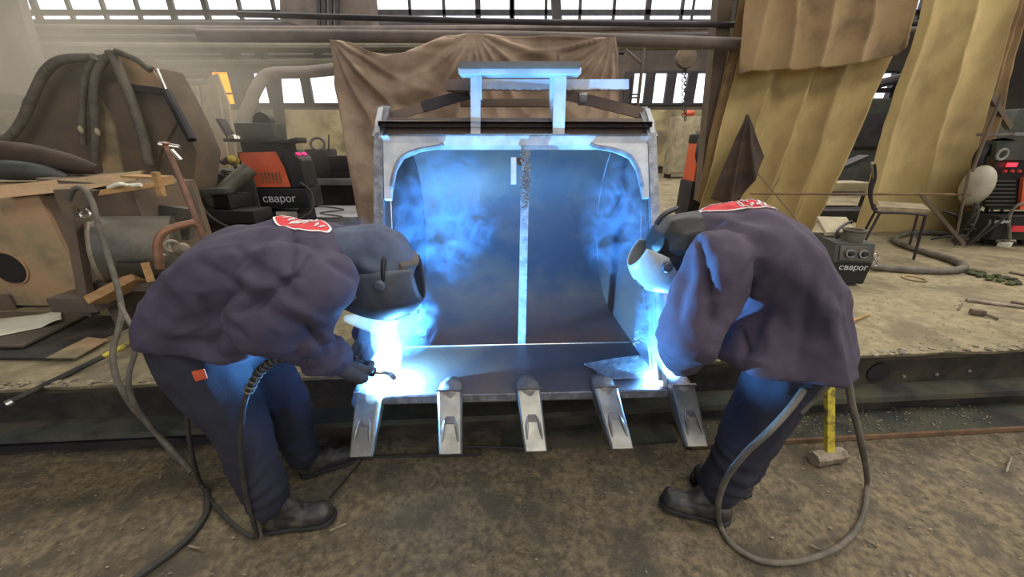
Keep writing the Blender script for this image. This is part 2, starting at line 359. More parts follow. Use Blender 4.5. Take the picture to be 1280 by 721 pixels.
p = at(1102, 468, 1.76); p.y = edge_y(p.x, .10)
MB().lathe([(.062, 0), (.062, .012), (.045, .016), (.03, .016)], p, (0, -1, 0), 28).build('cover_disc', 'steeldark', pf)
# broken crust along the platform edge, weld spatter
b = MB()
for i in range(420):
    x = random.uniform(-2.6, 3.2); s = random.uniform(.004, .016); 
    b.ball((x, edge_y(x, random.uniform(.0, .05)), DK+random.uniform(-.004, .006)), s, 1, (s*1.3, s, s*.5))
tag(b.build('crust', 'debris', pf), None, None, None, 'stuff')
# walls, ceiling
WY = 15.0
def wall_with_holes(name, y, x0, x1, z0, z1, holes, m, th=.25):
    zs = sorted({z0, z1, *[h[2] for h in holes], *[h[3] for h in holes]}); mb = MB()
    for a, c in zip(zs[:-1], zs[1:]):
        hs = sorted([(h[0], h[1]) for h in holes if h[2] <= a and h[3] >= c]); x = x0
        for h in hs:
            if h[0] > x: mb.box(((x+h[0])/2, y+th/2, (a+c)/2), (h[0]-x, th, c-a))
            x = max(x, h[1])
        if x < x1: mb.box(((x+x1)/2, y+th/2, (a+c)/2), (x1-x, th, c-a))
    return mb
wl = [at(300, 130, WY), at(424, 90, WY)]; wr = [at(783, 134, WY), at(893, 93, WY)]
w3 = [at(1030, 126, WY), at(1122, 92, WY)]; w4 = [at(1262, 140, WY), at(1330, 104, WY)]
Z0b, Z1b = at(640, 26, WY).z, 7.6
lowz = (wl[0].z, wl[1].z)
holes = [(-21, 21, Z0b, Z1b)]+[(a.x, c.x, lowz[0], lowz[1]) for a, c in (wl, wr, w3, w4)]
holes.append((at(270, 120, WY).x, at(298, 90, WY).x, lowz[0], lowz[1]))
stS('wall_back', wall_with_holes('wall_back', WY, -XW, XW, 0, 8, holes, 'wall'), 'wall', 'grimy rear hall wall with window strips behind the pipes', 'wall')
stS('wall_left', MB().box((-XW, 4.5, 4), (.3, 21, 8)), 'wall', 'left hall side wall', 'wall')
stS('wall_right', MB().box((XW, 4.5, 4), (.3, 21, 8)), 'wall', 'right hall side wall', 'wall')
stS('wall_front', MB().box((0, -6, 4), (48, .3, 8)), 'wall', 'hall wall behind the camera', 'wall')
stS('ceiling', MB().box((0, 4.5, 8.1), (48, 21.6, .2)), 'wall', 'hall roof slab', 'ceiling')
stS('trim_1', MB().box((0, WY-.06, (lowz[0]+.5)/2), (46, .1, lowz[0]-.9)), 'dado', 'yellowish painted lower panelling of the rear wall', 'wall panelling')
stS('floor_side', MB().box((-16, 2, .2), (14, 26, .46)), 'floor', 'side floor of the hall', 'floor')
stS('floor_side', MB().box((16, 2, .2), (14, 26, .46)), 'floor', 'side floor of the hall right', 'floor')
def window(n, x0, x1, z0, z1, nx, nz, label, th=.07):
    t = thing('window_%d' % n, ((x0+x1)/2, WY, z0), label, 'window', None, 'structure')
    f = MB()
    for i in range(nx+1):
        x = x0+(x1-x0)*i/nx; f.box((x, WY+.03, (z0+z1)/2), ((.34 if n in (5, 6) else th*(2.6 if i % 4 == 0 else 1.4)), .12, z1-z0))
    for z in nz: f.box(((x0+x1)/2, WY+.03, z), (x1-x0, .12, th*2.2))
    f.box(((x0+x1)/2, WY+.03, z0), (x1-x0, .14, th)); f.box(((x0+x1)/2, WY+.03, z1), (x1-x0, .14, th))
    f.build('window_frame', 'steeldark', t)
    zz = [z0]+list(nz)+[z1]; base = {}
    for i in range(nx):
        a = x0+(x1-x0)*i/nx; c = x0+(x1-x0)*(i+1)/nx
        for j in range(len(zz)-1):
            if j not in base:
                base[j] = MB().box((0, 0, 0), (c-a, .008, zz[j+1]-zz[j])).mesh('pane'); base[j].materials.append(M['glass'])
            o = bpy.data.objects.new('pane', base[j]); COL.objects.link(o); o.parent = t
            o.location = Vector(((a+c)/2, WY+.05, (zz[j]+zz[j+1])/2))-t.location
zm = at(640, 15.5, WY).z
for k in range(4):
    x0 = -21+10.5*k
    window(k+1, x0, x0+10.5, Z0b, Z1b, 9, [zm, zm+1.65], 'high strip window, section %s' % ('farthest left', 'left of the grey pillar block', 'above the bucket', 'above the mustard canvas')[k])
window(5, wl[0].x, wl[1].x, *lowz, 3, [], 'low window left of the hanging brown tarp')
window(6, wr[0].x, wr[1].x, *lowz, 4, [], 'low window behind the cream cabinet')
window(7, w3[0].x, w3[1].x, *lowz, 3, [lowz[0]+.45], 'low window glimpsed between the two canvases')
window(8, w4[0].x, w4[1].x, *lowz, 2, [], 'low window at the far right edge')
t = thing('window_9', at(284, 125, WY), 'narrow amber glazed window left of the low windows', 'window', None, 'structure')
a, c = at(270, 120, WY).x, at(298, 90, WY).x
MB().box(((a+c)/2, WY+.05, sum(lowz)/2), (c-a, .01, lowz[1]-lowz[0])).build('pane', 'amber', t)
f = MB(); [f.box((x, WY+.03, sum(lowz)/2), (.09, .12, lowz[1]-lowz[0])) for x in (a, c)]; f.box(((a+c)/2, WY+.03, lowz[0]+.35), (c-a, .1, .05)); f.build('window_frame', 'steeldark', t)
_b.inputs['Emission Strength'].default_value = .5  # emission put in for daylight coming through the amber pane
# pipes along the rear of the hall: pixel heights measured at the left third, depth 9-13 m
pipes = [  # (py, Y, px0, px1, thickness px, material, label)
 (30, 12.5, -300, 1500, 9, 'steeldark', 'long dark girder right under the high strip window'),
 (36, 10.0, -200, 1400, 6, 'pipe', 'thin grey pipe below the dark girder'),
 (33, 8.0, -150, 925, 7, 'pipe', 'upper brown pipe running the full width above the bucket'),
 (44, 7.8, -150, 925, 6, 'steeldark', 'black pipe right under the upper brown pipe'),
 (56, 8.0, -150, 925, 9, 'pipegreen', 'fat olive pipe, middle one of the pipe bundle'),
 (66, 8.6, -150, 780, 4, 'steeldark', 'thin black pipe between two fat olive pipes'),
 (77, 8.0, -150, 560, 9, 'pipegreen', 'fat olive pipe, lowest of the pipe bundle'),
 (87, 9.0, -150, 268, 4, 'pipe', 'slim pipe under the lowest fat pipe, upper of three'),
 (94, 9.0, -150, 262, 4, 'steeldark', 'slim pipe under the lowest fat pipe, middle of three'),
 (101, 9.0, -150, 256, 4, 'pipe', 'slim pipe under the lowest fat pipe, lowest of three')]
for py, Y, a, c, th, m, lb in pipes:
    P = at(300, py, Y); A = at(a, py, Y); B = at(c, py, Y)
    r = th*Y/FP/2
    MB().tube([(A.x, Y, P.z), ((A.x+B.x)/2, Y, P.z-.05), (B.x, Y, P.z)], r, 10, 6).build('pipe', m, None, lb, 'pipe', 'pipes across the rear of the hall')
# main beam the tarp hangs from
P = at(640, 47, 4.75); A = at(250, 47, 4.75); B = at(925, 47, 4.75)
MB().tube([(A.x, 4.75, P.z+.02), (0, 4.75, P.z-.0), (B.x, 4.75, P.z-.06)], .062, 12, 6).build('pipe', 'pipe', None, 'thick brownish pipe that the brown tarp hangs from', 'pipe', 'pipes across the rear of the hall')
P2 = at(640, 31, 4.9)
MB().tube([(at(300, 30, 4.9).x, 4.9, P2.z+.1), (0, 4.9, P2.z+.03), (B.x, 4.9, P2.z)], .03, 10, 6).build('pipe', 'steeldark', None, 'slim dark pipe just above the tarp pipe', 'pipe', 'pipes across the rear of the hall')
# posts and hangers
def post(px0, py0, px1, py1, Y, wd, m, label, name='post', cat='post', ztop=None):
    a = at(px0, py0, Y); c = at(px1, py1, Y); MB().bar(a, c, wd, wd, (0, 1, 0)).build(name, m, None, label, cat)
post(-22, -30, -2, 110, 7.6, .6, 'column', 'wide beige pillar at the top left corner', 'pillar', 'pillar')
post(14, -30, 47, 82, 7.4, .14, 'pipe', 'leaning beige strut beside the corner pillar', 'strut', 'strut')
for (px, py0, py1, Y, wd, lb) in ((287, 36, 74, 8.1, .22, 'left'), (325, 36, 74, 8.1, .16, 'middle'), (396, 36, 76, 8.1, .12, 'right')):
    post(px, py0, px+2, py1, Y, wd, 'steeldark', 'dark pipe hanger bracket, %s of the three on the pipe bundle' % lb, 'pipe_hanger', 'bracket')
post(386, -25, 386, 38, 11, .9, 'pipe', 'dark bundle of uprights left of the grey pillar block', 'upright_bundle', 'post')
b = MB(); 
for k, x in enumerate((398, 405, 413, 421)): MB().bar(at(x, -40, 9), at(x+1, 42, 9), .07, .07, (0, 1, 0)).build('cable_riser', 'steeldark', None, 'dark vertical riser left of the grey junction block, %s of four' % ('first from the left', 'second from the left', 'third from the left', 'fourth and nearest')[k], 'riser', 'risers beside the junction block')
b = MB().box(at(446, 12, 9.5), (.75, .5, 1.1)); b.build('junction_block', 'column', None, 'grey steel block set against the high window above the tarp corner', 'block')
post(690, -60, 697, 34, 12.4, .25, 'steeldark', 'dark window post straight above the bucket', 'post')
post(308, 84, 336, 228, 9, .17, 'steeldark', 'dark leaning post right of the amber window')
post(297, 84, 321, 228, 9.2, .2, 'steeldark', 'dark leaning post touching the amber window')
post(343, 84, 358, 228, 9, .16, 'steeldark', 'dark post standing behind the left orange welder')
post(905, -20, 878, 250, 5.0, .16, 'rustdark', 'dark pillar along the left side of the mustard canvas', 'pillar', 'pillar')
post(928, -20, 900, 170, 5.1, .12, 'beam', 'sooty pipe right beside the dark pillar', 'post')
# fume extraction arm (thick pipe bending down)
MB().tube([at(440, 84, 7.6), at(385, 90, 7.6), at(340, 92, 7.5), at(325, 103, 7.4), at(312, 130, 7.2), at(303, 158, 7.0), at(300, 238, 7.0)], .10, 14, 6).build('extraction_duct', 'pipe', None, 'grey bent fume duct crossing the low window', 'duct')
# pulley hook, ladder frame, cabinet at right rear
t = thing('chain_hoist', at(856, 78, 9), 'hand chain hoist hanging in front of the right low window', 'hoist')
MB().lathe([(.02, -.1), (.2, -.08), (.22, 0), (.2, .08), (.02, .1)], at(857, 72, 9), (0, 1, 0), 20).build('hoist_wheel', 'rustdark', t)
b = MB()
for i in range(16): b.ring(at(855, 82+i*4.4, 9)+Vector((.03*(i % 2), 0, 0)), .045, .012, (i % 2, 1-(i % 2), .1), 10, 5)
b.build('chain', 'steeldark', t)
q = at(857, 72, 9); MB().tube([q, Vector((q.x, 9, 8.0))], .03, 8).build('suspension_rod', 'steeldark', t)
t = thing('scaffold_frame', at(790, 135, 6.2), 'slim steel scaffold ladder right behind the bucket', 'ladder')
b = MB(); [MB().tube([at(*p_, 6.2), Vector((at(*q_, 6.2).x, 6.2, DK))], .025, 8).build('upright', 'pipe', t) for p_, q_ in (((772, 52), (775, 130)), ((806, 52), (797, 138)))]; b = MB()
MB().tube([at(770, 52, 6.2), at(838, 53, 6.2)], .02, 8).build('top_rail', 'pipe', t)
MB().tube([at(782, 62, 6.2), at(803, 80, 6.2)], .02, 8).build('brace', 'pipe', t)
MB().tube([at(790, 95, 6.2), at(787, 140, 6.2)], .014, 6).build('inner_bar', 'steeldark', t)
for y in (118, 122, 130): MB().tube([at(784, y, 6.2), at(800, y, 6.2)], .012, 6).build('rung', 'steeldark', t)
t = thing('cabinet', at(850, 218, 12.5), 'tall cream metal cabinet against the rear wall', 'cabinet')
c0 = at(862, 218, 12.5); hh = at(862, 145, 12.5).z-c0.z; cx = at(862, 180, 12.5).x; W = 1.05
MB().box((cx, 12.8, c0.z+hh/2), (W, .55, hh), bev=.02).build('body', 'cabinet', t)
MB().box((cx-.1, 12.51, c0.z+hh/2), (W*.72, .03, hh*.93), bev=.008).build('door', 'cabinet', t)
[MB().box((cx+s*W*.42, 12.8, c0.z-.12), (.08, .4, .26)).build('leg', 'steeldark', t) for s in (-1, 1)]
MB().ball((cx-.1, 12.7, c0.z+hh+.09), .1, 2, (.2, .14, .1)).build('lump', 'orange', None, 'crumpled orange rag on top of the cream cabinet', 'rag')
# ================================================================== HANGING CANVASES
def lerp_path(path, u):                             # path: [(u, px, py)]
    us = [p[0] for p in path]; return np.interp(u, us, [p[1] for p in path]), np.interp(u, us, [p[2] for p in path])
H1, H2, H3 = at(414, 50, 4.65), at(593, 43, 4.65), at(766, 49, 4.65)
def tarp_f(u, v):
    tx, ty = lerp_path([(0, 413, 50), (.08, 440, 54), (.16, 465, 66), (.22, 485, 71), (.3, 510, 68), (.38, 535, 56), (.46, 560, 45), (.52, 592, 42), (.6, 630, 45), (.75, 690, 45), (.92, 745, 48), (1, 769, 47)], u)
    bx, by = lerp_path([(0, 452, 291), (.5, 600, 296), (1, 782, 290)], u)
    px = tx+(bx-tx)*v; py = ty+(by-ty)*v; P = at(px, py, 4.65); d = 0
    for h, k, am in ((H1, 26, .055), (H2, 30, .05), (H3, 34, .05)):
        dx, dz = P.x-h.x, h.z-P.z; r = math.hypot(dx, dz)+1e-5; th = math.atan2(dx, dz+.02)
        d += am*min(1, r*2.5)*math.exp(-r*.75)*(1-abs(math.sin(th*k*.33+nz3(P, 1.2)*1.2)))*2
    d += .10*math.sin(2.6*(P.x-H1.x))*v*.4+.05*nz3(P, 2.2)+.02*nz3(P, 6)
    # swag folds: arcs between first two hang points
    if u < .5: s = (P.x-H1.x)/(H2.x-H1.x); sag = P.z+.75*math.sin(PI*min(max(s, 0), 1))*(1-v); d += .05*math.sin(sag*15)*math.sin(PI*min(max(s, 0), 1))*(1-v)
    return Vector((P.x, P.y-d, P.z))
cloth('hanging_tarp', 200, 110, tarp_f, 'tarp', 'brown tarp slung from the overhead pipe behind the bucket', 'tarp')
def canvas_f(top, bot, Y, hook, k, amp, ph=0, sk=0):
    def f(u, v):
        tx, ty = lerp_path(top, u); bx, by = lerp_path(bot, u)
        px = tx+(bx-tx)*v; py = ty+(by-ty)*v; P = at(px, py, Y)
        fu = u+.05*nz3((u*3, v*1.5, ph), 1)
        d = amp*(1-abs(math.sin(fu*k+ph))**.8)*(.6+.4*v)+.05*nz3(P, 1.3, ph)+.012*nz3(P, 5, ph)+sk*u
        return Vector((P.x, P.y-d, P.z))
    return f
cloth('canvas_curtain', 200, 80, canvas_f([(0, 925, 52), (1, 1133, 30)], [(0, 862, 292), (.75, 985, 290), (1, 1003, 284)], 4.75, None, 13, .22, .4), 'canvas', 'mustard canvas curtain hanging in folds behind the right welder', 'curtain')
cloth('canvas_curtain', 160, 60, canvas_f([(0, 940, -60), (1, 1175, -60)], [(0, 921, 94), (.1, 935, 90), (.45, 1000, 88), (.72, 1060, 82), (.9, 1115, 70), (1, 1128, 44)], 4.5, None, 15, .14, 1.9), 'canvas2', 'brown canvas flap draped over the top of the mustard curtain', 'curtain')
cloth('canvas_curtain', 160, 90, canvas_f([(0, 1165, -60), (1, 1283, -60)], [(0, 1062, 292), (.6, 1135, 292), (1, 1180, 291)], 4.62, None, 6.5, .14, 2.6), 'canvas', 'broad flat mustard canvas hanging behind the metal chair', 'curtain')
cloth('canvas_curtain', 60, 80, canvas_f([(0, 1277, -60), (1, 1300, -60)], [(0, 1172, 290), (1, 1205, 290)], 4.68, None, 7, .1, .2, ), 'canvas2', 'narrow dark outer fold of canvas right of the broad one', 'curtain')
cloth('canvas_curtain', 30, 60, canvas_f([(0, 936, -60), (1, 958, -60)], [(0, 868, 250), (1, 890, 262)], 4.85, None, 6, .08, .2, ), 'canvas2', 'narrow dark strip of canvas along the dark pillar', 'curtain')
def leather_f(u, v):
    px = np.interp(u, [0, .5, 1], [932, 934, 936])+(np.interp(u, [0, .5, 1], [884, 915, 952])-934)*min(1, v*1.0)
    py = 144+(np.interp(u, [0, .3, .6, 1], [246, 252, 250, 190+58*max(0, 1-v)])-144)*v
    if u > .6: py = 144+(np.interp(u, [.6, 1], [250, 196])-144)*v
    P = at(px, py, 4.47); return Vector((P.x, P.y-.10*v*(1-abs(math.sin(u*8)))-.03*nz3(P, 4), P.z))
cloth('leather_apron', 60, 50, leather_f, 'leather', 'dark brown leather apron hanging on the mustard canvas', 'apron')
MB().tube([at(934, 146, 4.60), at(934, 144, 4.45)], .008, 8).build('hook', 'steeldark', None, 'small dark hook holding the leather apron', 'hook')
# rail the canvases hang from (above the frame)
P = at(1040, -62, 4.45)
MB().tube([(P.x-1.2, 4.66, P.z+.02), (P.x+3.6, 4.66, P.z+.02)], .04, 10).build('curtain_rail', 'pipe', None, 'steel rail above the mustard canvases', 'rail')
# ================================================================== BETWEEN / BEHIND THE CANVASES
t = thing('press_machine', at(1060, 225, 9), 'dark green grey machine seen between the two canvases', 'machine')
a = at(1060, 170, 9); MB().box((a.x, 9.3, DK+1.0), (2.4, 1.0, 2.0), bev=.06).build('body', 'greymach', t)
MB().box((a.x-.1, 8.75, DK+1.35), (1.5, .12, .7), bev=.03).build('guard', 'steeldark', t)
MB().tube([(a.x-1.1, 8.7, DK+2.0), (a.x+.2, 8.6, DK+2.3), (a.x+1.3, 8.7, DK+2.6)], .09, 10, 6).build('feed_pipe', 'steeldark', t)
t = thing('work_table', dk(1040, 262), 'low steel table stacked with dark parts behind the mustard canvas', 'table')
a = at(1048, 240, 5.9); MB().box((a.x, 5.9, a.z), (1.5, .6, .04), bev=.01).build('table_top', 'castiron', t)
[MB().box((a.x+i*.65, 5.9+j*.22, (a.z+DK)/2), (.06, .06, a.z-DK)).build('leg', 'steeldark', t) for i in (-1, 1) for j in (-1, 1)]
a2 = at(1045, 262, 5.5); MB().box((a2.x-.05, 5.5, a2.z-.12), (1.1, .5, .3), bev=.02).build('steel_box', 'steeldark', None, 'long dark steel box on the deck under the canvas gap', 'box')
MB().bar(at(1020, 222, 5.9), at(1080, 196, 6.1), .16, .06).build('steel_channel', 'steeldark', None, 'dark channel section leaning on the low steel table', 'steel bar')
MB().box((a.x-.2, 5.85, a.z+.10), (1.0, .4, .14), bev=.04).build('wrapped_plate', 'cabinet', None, 'pale plate lying on the low steel table', 'plate')
# light floor barrier (thin rods) in front of the canvases
t = thing('rod_barrier', dk(1070, 300), 'rusty rod barrier crossing in front of both canvases', 'barrier')
B0, B1 = at(938, 242, 4.0), at(1212, 243, 3.95)
MB().tube([B0, B1], .012, 8).build('top_rod', 'rustedge', t)
MB().tube([at(1215, 215, 3.95), at(1252, 118, 4.0)], .014, 8).build('upright', 'rustdark', t)
MB().tube([at(1212, 212, 3.95), at(1196, 292, 3.9)], .012, 8).build('upright', 'rustdark', t)
MB().bar(at(1152, 244, 3.95), at(1204, 304, 3.75), .03, .03).build('strut', 'rustdark', t)
MB().tube([at(943, 212, 4.0), at(985, 262, 4.0), at(1015, 300, 3.9)], .004, 6).build('wire', 'pipe', t)
MB().tube([at(975, 222, 4.0), at(958, 250, 4.0), at(940, 282, 3.9)], .004, 6).build('wire', 'pipe', t)
# ================================================================== CHAIR
def chair():
    t = thing('metal_chair', dk(1125, 325), 'tube steel chair with thin worn plywood seat seen side on', 'chair')
    Y0, Y1 = 3.42, 3.78
    for Y in (Y0, Y1):
        dx = (Y-Y0)
        q = lambda px, py: at(px, py, Y0)+Vector((dx*.88, dx, 0))
        MB().tube([q(1093, 205), q(1094, 222), q(1089, 240), q(1090, 255), q(1097, 265), q(1128, 266), q(1158, 269)], .012, 8, 5).build('side_rail', 'steeldark', t)
        MB().tube([q(1157, 269), q(1150, 295), q(1141, 327)], .011, 8).build('leg', 'steeldark', t)
        MB().tube([q(1100, 266), q(1086, 292), q(1074, 316)], .011, 8).build('leg', 'steeldark', t)
    O_ = Vector((.36*.88, .36, 0)); MB().prism([at(1096, 260, Y0), at(1100, 264, Y0), at(1160, 266, Y0), at(1164, 263, Y0), at(1160, 261.5, Y0), at(1100, 258, Y0)], O_).build('seat', 'seat', t)
    MB().prism([at(1090, 205, Y0), at(1093.5, 204, Y0), at(1095.5, 222, Y0), at(1092, 224, Y0)], O_).build('backrest', 'seat', t)
    MB().tube([at(1148, 300, Y0), at(1148, 300, Y0)+O_], .008, 8).build('stretcher', 'steeldark', t)
chair()
# ================================================================== WELDERS
def welder(x, y, z, rz, s, label, face_led, group='orange welding power sources'):
    t = thing('welding_machine', (x, y, z), label, 'welder'); t.rotation_euler = (0, 0, rz); t.scale = (s, s, s)
    L0 = t.location.copy(); t.location = (0, 0, 0)
    # local: front faces +x, long axis x, y across
    MB().box((0, 0, .13), (.66, .30, .20), bev=.02).build('base_case', 'black', t)
    MB().box((-.03, 0, .40), (.50, .26, .34), bev=.03).build('case_core', 'black', t)
    P = [(-.24, -.14, .24), (-.25, -.14, .56), (.10, -.14, .57), (.15, -.14, .42), (.17, -.14, .24)]
    for y0 in (0, .272): MB().prism([(a, b+y0, c) for a, b, c in P], (0, .008, 0)).build('side_panel', 'orange', t)
    for i in range(6): MB().box((-.08+i*.035, -.145, .33), (.012, .006, .10)).build('louvre', 'rustedge', t)
    MB().prism([(.17, -.13, .24), (.32, -.13, .24), (.31, -.13, .50), (.22, -.13, .585), (.12, -.13, .585)], (0, .26, 0)).build('front_panel', 'black', t)
    for i, yy in enumerate((-.06, .05)): MB().box((.275, yy, .548), (.006, .065, .03), ry=-.82).build('display', face_led, t)
    [MB().lathe([(.012, 0), (.010, .012)], (.305, -.08+.05*i, .485), (1, 0, .3), 10).build('knob', 'chrome', t) for i in range(4)]
    MB().tube([(-.22, 0, .56), (-.2, 0, .62), (.1, 0, .62), (.13, 0, .57)], .014, 8, 4).build('handle', 'black', t)
    text('lettering', 'сварог', (0.04, -.1515, .125), (PI/2, 0, 0), .10, 'white', t)
    for xx in (-.24, .24):
        for yy in (-.13, .13): MB().lathe([(.035, -.015), (.035, .015)], (xx, yy, .03), (0, 1, 0), 14).build('foot', 'sole', t)
    t.location = L0; return t
a = at(349, 264, 4.3)
welder(a.x, 4.45, a.z, .02, 1.16, 'orange and black welding machine left of the brown tarp', 'ledpink')
t = thing('wire_feeder', at(335, 170, 4.3), 'dark wire feeder tray on top of the left orange welder', 'feeder')
q = at(330, 176, 4.35)
MB().box((q.x, 4.4, q.z), (.72, .36, .035), bev=.01, ry=.02).build('tray', 'steeldark', t)
MB().box((q.x-.05, 4.42, q.z+.10), (.42, .24, .16), bev=.02).build('feeder_body', 'greymach', t)
MB().lathe([(.02, -.04), (.10, -.04), (.10, .04), (.02, .04)], (q.x+.02, 4.4, q.z+.19), (0, 1, 0), 20).build('wire_spool', 'black', t)
MB().bar((q.x-.34, 4.35, q.z+.0), (q.x-.42, 4.35, q.z+.22), .12, .03).build('bracket', 'steeldark', t)
MB().box((q.x+.35, 4.35, q.z), (.16, .2, .04), bev=.01, ry=-.2).build('tray_lip', 'steeldark', t)
MB().lathe([(.07, 0), (.06, .03), (.02, .045)], (q.x-.24, 4.25, q.z+.02), (0, 0, 1), 16).build('lamp_cup', 'chrome', t)
MB().box((q.x, 4.42, q.z-.09), (.5, .22, .16), bev=.02).build('support_box', 'black', t)
# dark stand under it
a = at(338, 285, 4.3)
t = thing('welder_trolley', dk(330, 292), 'black trolley full of gear under the left orange welder', 'trolley')
zt = at(335, 264, 4.3).z
MB().box((at(335, 264, 4.3).x, 4.42, (zt+DK+.10)/2), (.78, .42, zt-DK-.12), bev=.02).build('trolley_body', 'black', t)
[MB().lathe([(.07, -.02), (.07, .02)], (at(335, 264, 4.3).x+i*.33, 4.17, DK+.07), (0, 1, 0), 16).build('wheel', 'sole', t) for i in (-1, 1)]
for k, (px, py, sz, m, nm, lb) in enumerate(((285, 250, (.34, .28, .14), 'black', 'tool_case', 'black tool case left of the welder trolley'), (300, 268, (.5, .3, .12), 'steeldark', 'cable_box', 'dark flat box in front of the welder trolley'), (272, 238, (.22, .2, .05), 'greymach', 'metal_tray', 'small grey tray on the black tool case'))):
    q = at(px, py, 3.9-.1*k); MB().box(q, sz, rz=.2*k-.2, bev=.015).build(nm, m, None, lb, 'box')
q = at(283, 268, 3.9); MB().box((q.x, 3.9, (q.z+DK)/2), (.5, .4, q.z-DK), bev=.02).build('crate', 'steeldark', None, 'dark steel crate under the black tool case', 'crate')
q0, q1 = at(262, 255, 3.8), at(313, 210, 4.05)
MB().tube([q0, q1], .078, 18).build('gas_bottle', 'drum', None, 'grey cylinder leaning on the left orange welder', 'cylinder')
MB().tube([at(346, 274, 3.9), at(372, 274, 4.0)], .085, 16).build('cable_drum', 'drum', None, 'small grey drum in front of the welder trolley', 'drum')
MB().tube([at(375, 228, 4.2), at(389, 240, 4.2), at(390, 262, 4.1), at(372, 275, 4.0)], .012, 8, 6).build('lead', 'rubber', None, 'black lead looping down beside the left orange welder', 'cable')
MB().tube([at(245, 225, 3.6), at(255, 262, 3.5), at(290, 285, 3.4), at(330, 280, 3.6)], .012, 8, 6).build('lead', 'rubber', None, 'thin brown lead sagging in front of the black tool case', 'cable')
b = MB(); b.ball(at(292, 200, 4.2), .05, 2, (.06, .05, .05)); o = b.build('yellow_tape', 'yellow', None, 'small yellow tape roll left of the orange welder', 'tape')
b = MB()
for i in range(14): b.ball(at(270+random.random()*26, 200+random.random()*26, 4.2), .03, 1, (.03+random.random()*.03, .03, .02+random.random()*.02))
tag(b.build('scrap_heap', 'steeldark'), 'heap of small dark scrap behind the grey cylinder', 'scrap', None, 'stuff')
q = at(282, 222, 4.25); MB().box((q.x, 4.5, (q.z+DK)/2), (.6, .5, q.z-DK), bev=.01).build('crate', 'greymach', None, 'grey steel crate behind the grey cylinder', 'crate')
# vise bench
q = at(359, 290, 3.95); MB().box((q.x, 3.98, (q.z+DK)/2), (.5, .3, q.z-DK), bev=.02).build('crate', 'black', None, 'black crate carrying the small grey drum', 'crate')
t = thing('machine_table', dk(410, 240), 'long light cast iron table behind the left welder', 'table')
a = at(375, 224, 6.2); c = at(470, 224, 6.2)
MB().box(((a.x+c.x)/2+.3, 6.6, a.z-.03), (2.6, 1.1, .10), bev=.01).build('table_top', 'castiron', t)
MB().box(((a.x+c.x)/2+.3, 6.7, (a.z-.1+DK)/2), (2.4, .8, a.z-.1-DK)).build('pedestal', 'steeldark', t)
t = thing('floor_slab', dk(410, 290), 'low light steel surface plate right of the left welder', 'surface plate')
a = at(380, 252, 5.5); MB().box(((a.x+at(470, 252, 5.5).x)/2+.2, 5.15, DK+.10), (1.9, .95, .18), bev=.015).build('slab', 'castiron', t)
MB().tube([dk(372, 262, .2), dk(400, 258, .2), dk(430, 262, .2), dk(400, 266, .2), dk(428, 271, .2), dk(395, 274, .2)], .008, 6, 6).build('thin_cable', 'rubber', None, 'thin cable snaking on the low surface plate', 'cable')
t = thing('bench_machine', at(410, 222, 6.2), 'dark bench machine with handwheel on the cast iron table', 'machine')
q = at(412, 205, 6.2); MB().box((q.x+.35, 6.3, q.z+.02), (1.1, .35, .22), bev=.03).build('bed', 'steeldark', t)
MB().box((q.x-.15, 6.3, q.z-.02), (.34, .4, .5), bev=.03).build('head', 'steeldark', t)
MB().tube([at(411, 168, 6.2), at(411, 188, 6.2)], .012, 6).build('rod', 'steeldark', t)
MB().ring(at(397, 180, 6.15), .10, .02, (.3, -1, .5)).build('handwheel', 'steeldark', t)
q = at(405, 215, 6.1); MB().box((q.x, 6.3, q.z-.02), (.9, .3, .2), bev=.02).build('foot', 'steeldark', t)
# orange machine behind the right welder
t = thing('welding_machine', at(880, 232, 5.2), 'orange boxed machine beside the dark pillar at the right welder', 'welder')
q = at(881, 203, 5.2); MB().box((q.x+.03, 5.35, q.z), (.30, .35, .50), bev=.02).build('side_panel', 'orange', t)
MB().box((q.x+.05, 5.35, q.z+.30), (.36, .36, .12), bev=.03).build('top_case', 'black', t)
MB().box((q.x+.03, 5.35, (q.z-.25+DK)/2), (.34, .38, q.z-.25-DK), bev=.01).build('stand', 'steeldark', t)
MB().tube([q+Vector((-.12, 0, .3)), q+Vector((-.16, -.08, .1)), q+Vector((-.1, -.1, -.05))], .03, 8, 6).build('glove_rag', 'black', t)
MB().box((q.x, 5.3, q.z+.38), (.2, .2, .03)).build('tray', 'castiron', t)
MB().lathe([(.12, 0), (.125, .3), (.11, .31), (.10, .02)], dk(866, 258)+Vector((0, 0, .0)), (0, 0, 1), 24).build('steel_bucket', 'drum', None, 'grey steel pail below the orange boxed machine', 'pail')
# far right machine group
t = thing('welding_machine', dk(1255, 300), 'dark welding machine with red display at the right edge', 'welder')
q = at(1250, 215, 4.1)
MB().prism([at(1236, 262, 4.0), at(1300, 262, 4.0), at(1300, 182, 4.0), at(1246, 182, 4.0)], (.25, .28, 0)).build('case', 'black', t)
MB().prism([at(1243, 200, 3.99), at(1300, 200, 3.99), at(1300, 176, 3.99), at(1247, 176, 3.99)], (0, .04, 0)).build('control_panel', 'greymach', t)
MB().box(at(1265, 206, 3.97), (.10, .01, .04)).build('display', 'led', t)
[MB().lathe([(.015, 0), (.012, .02)], at(1255+i*9, 214, 3.98), (0, -1, 0), 10).build('knob', 'red', t) for i in range(4)]
[MB().box(at(1250, 226+i*5, 3.985), (.32, .01, .012)).build('grille_bar', 'greymach', t) for i in range(7)]
MB().ring(at(1253, 193, 3.96), .05, .012, (0, -1, 0), 20).build('gauge_ring', 'gauge', t)
MB().prism([at(1275, 262, 3.96), at(1310, 262, 3.96), at(1310, 222, 3.96), at(1280, 222, 3.96)], (0, .03, 0)).build('side_panel', 'orange', t)
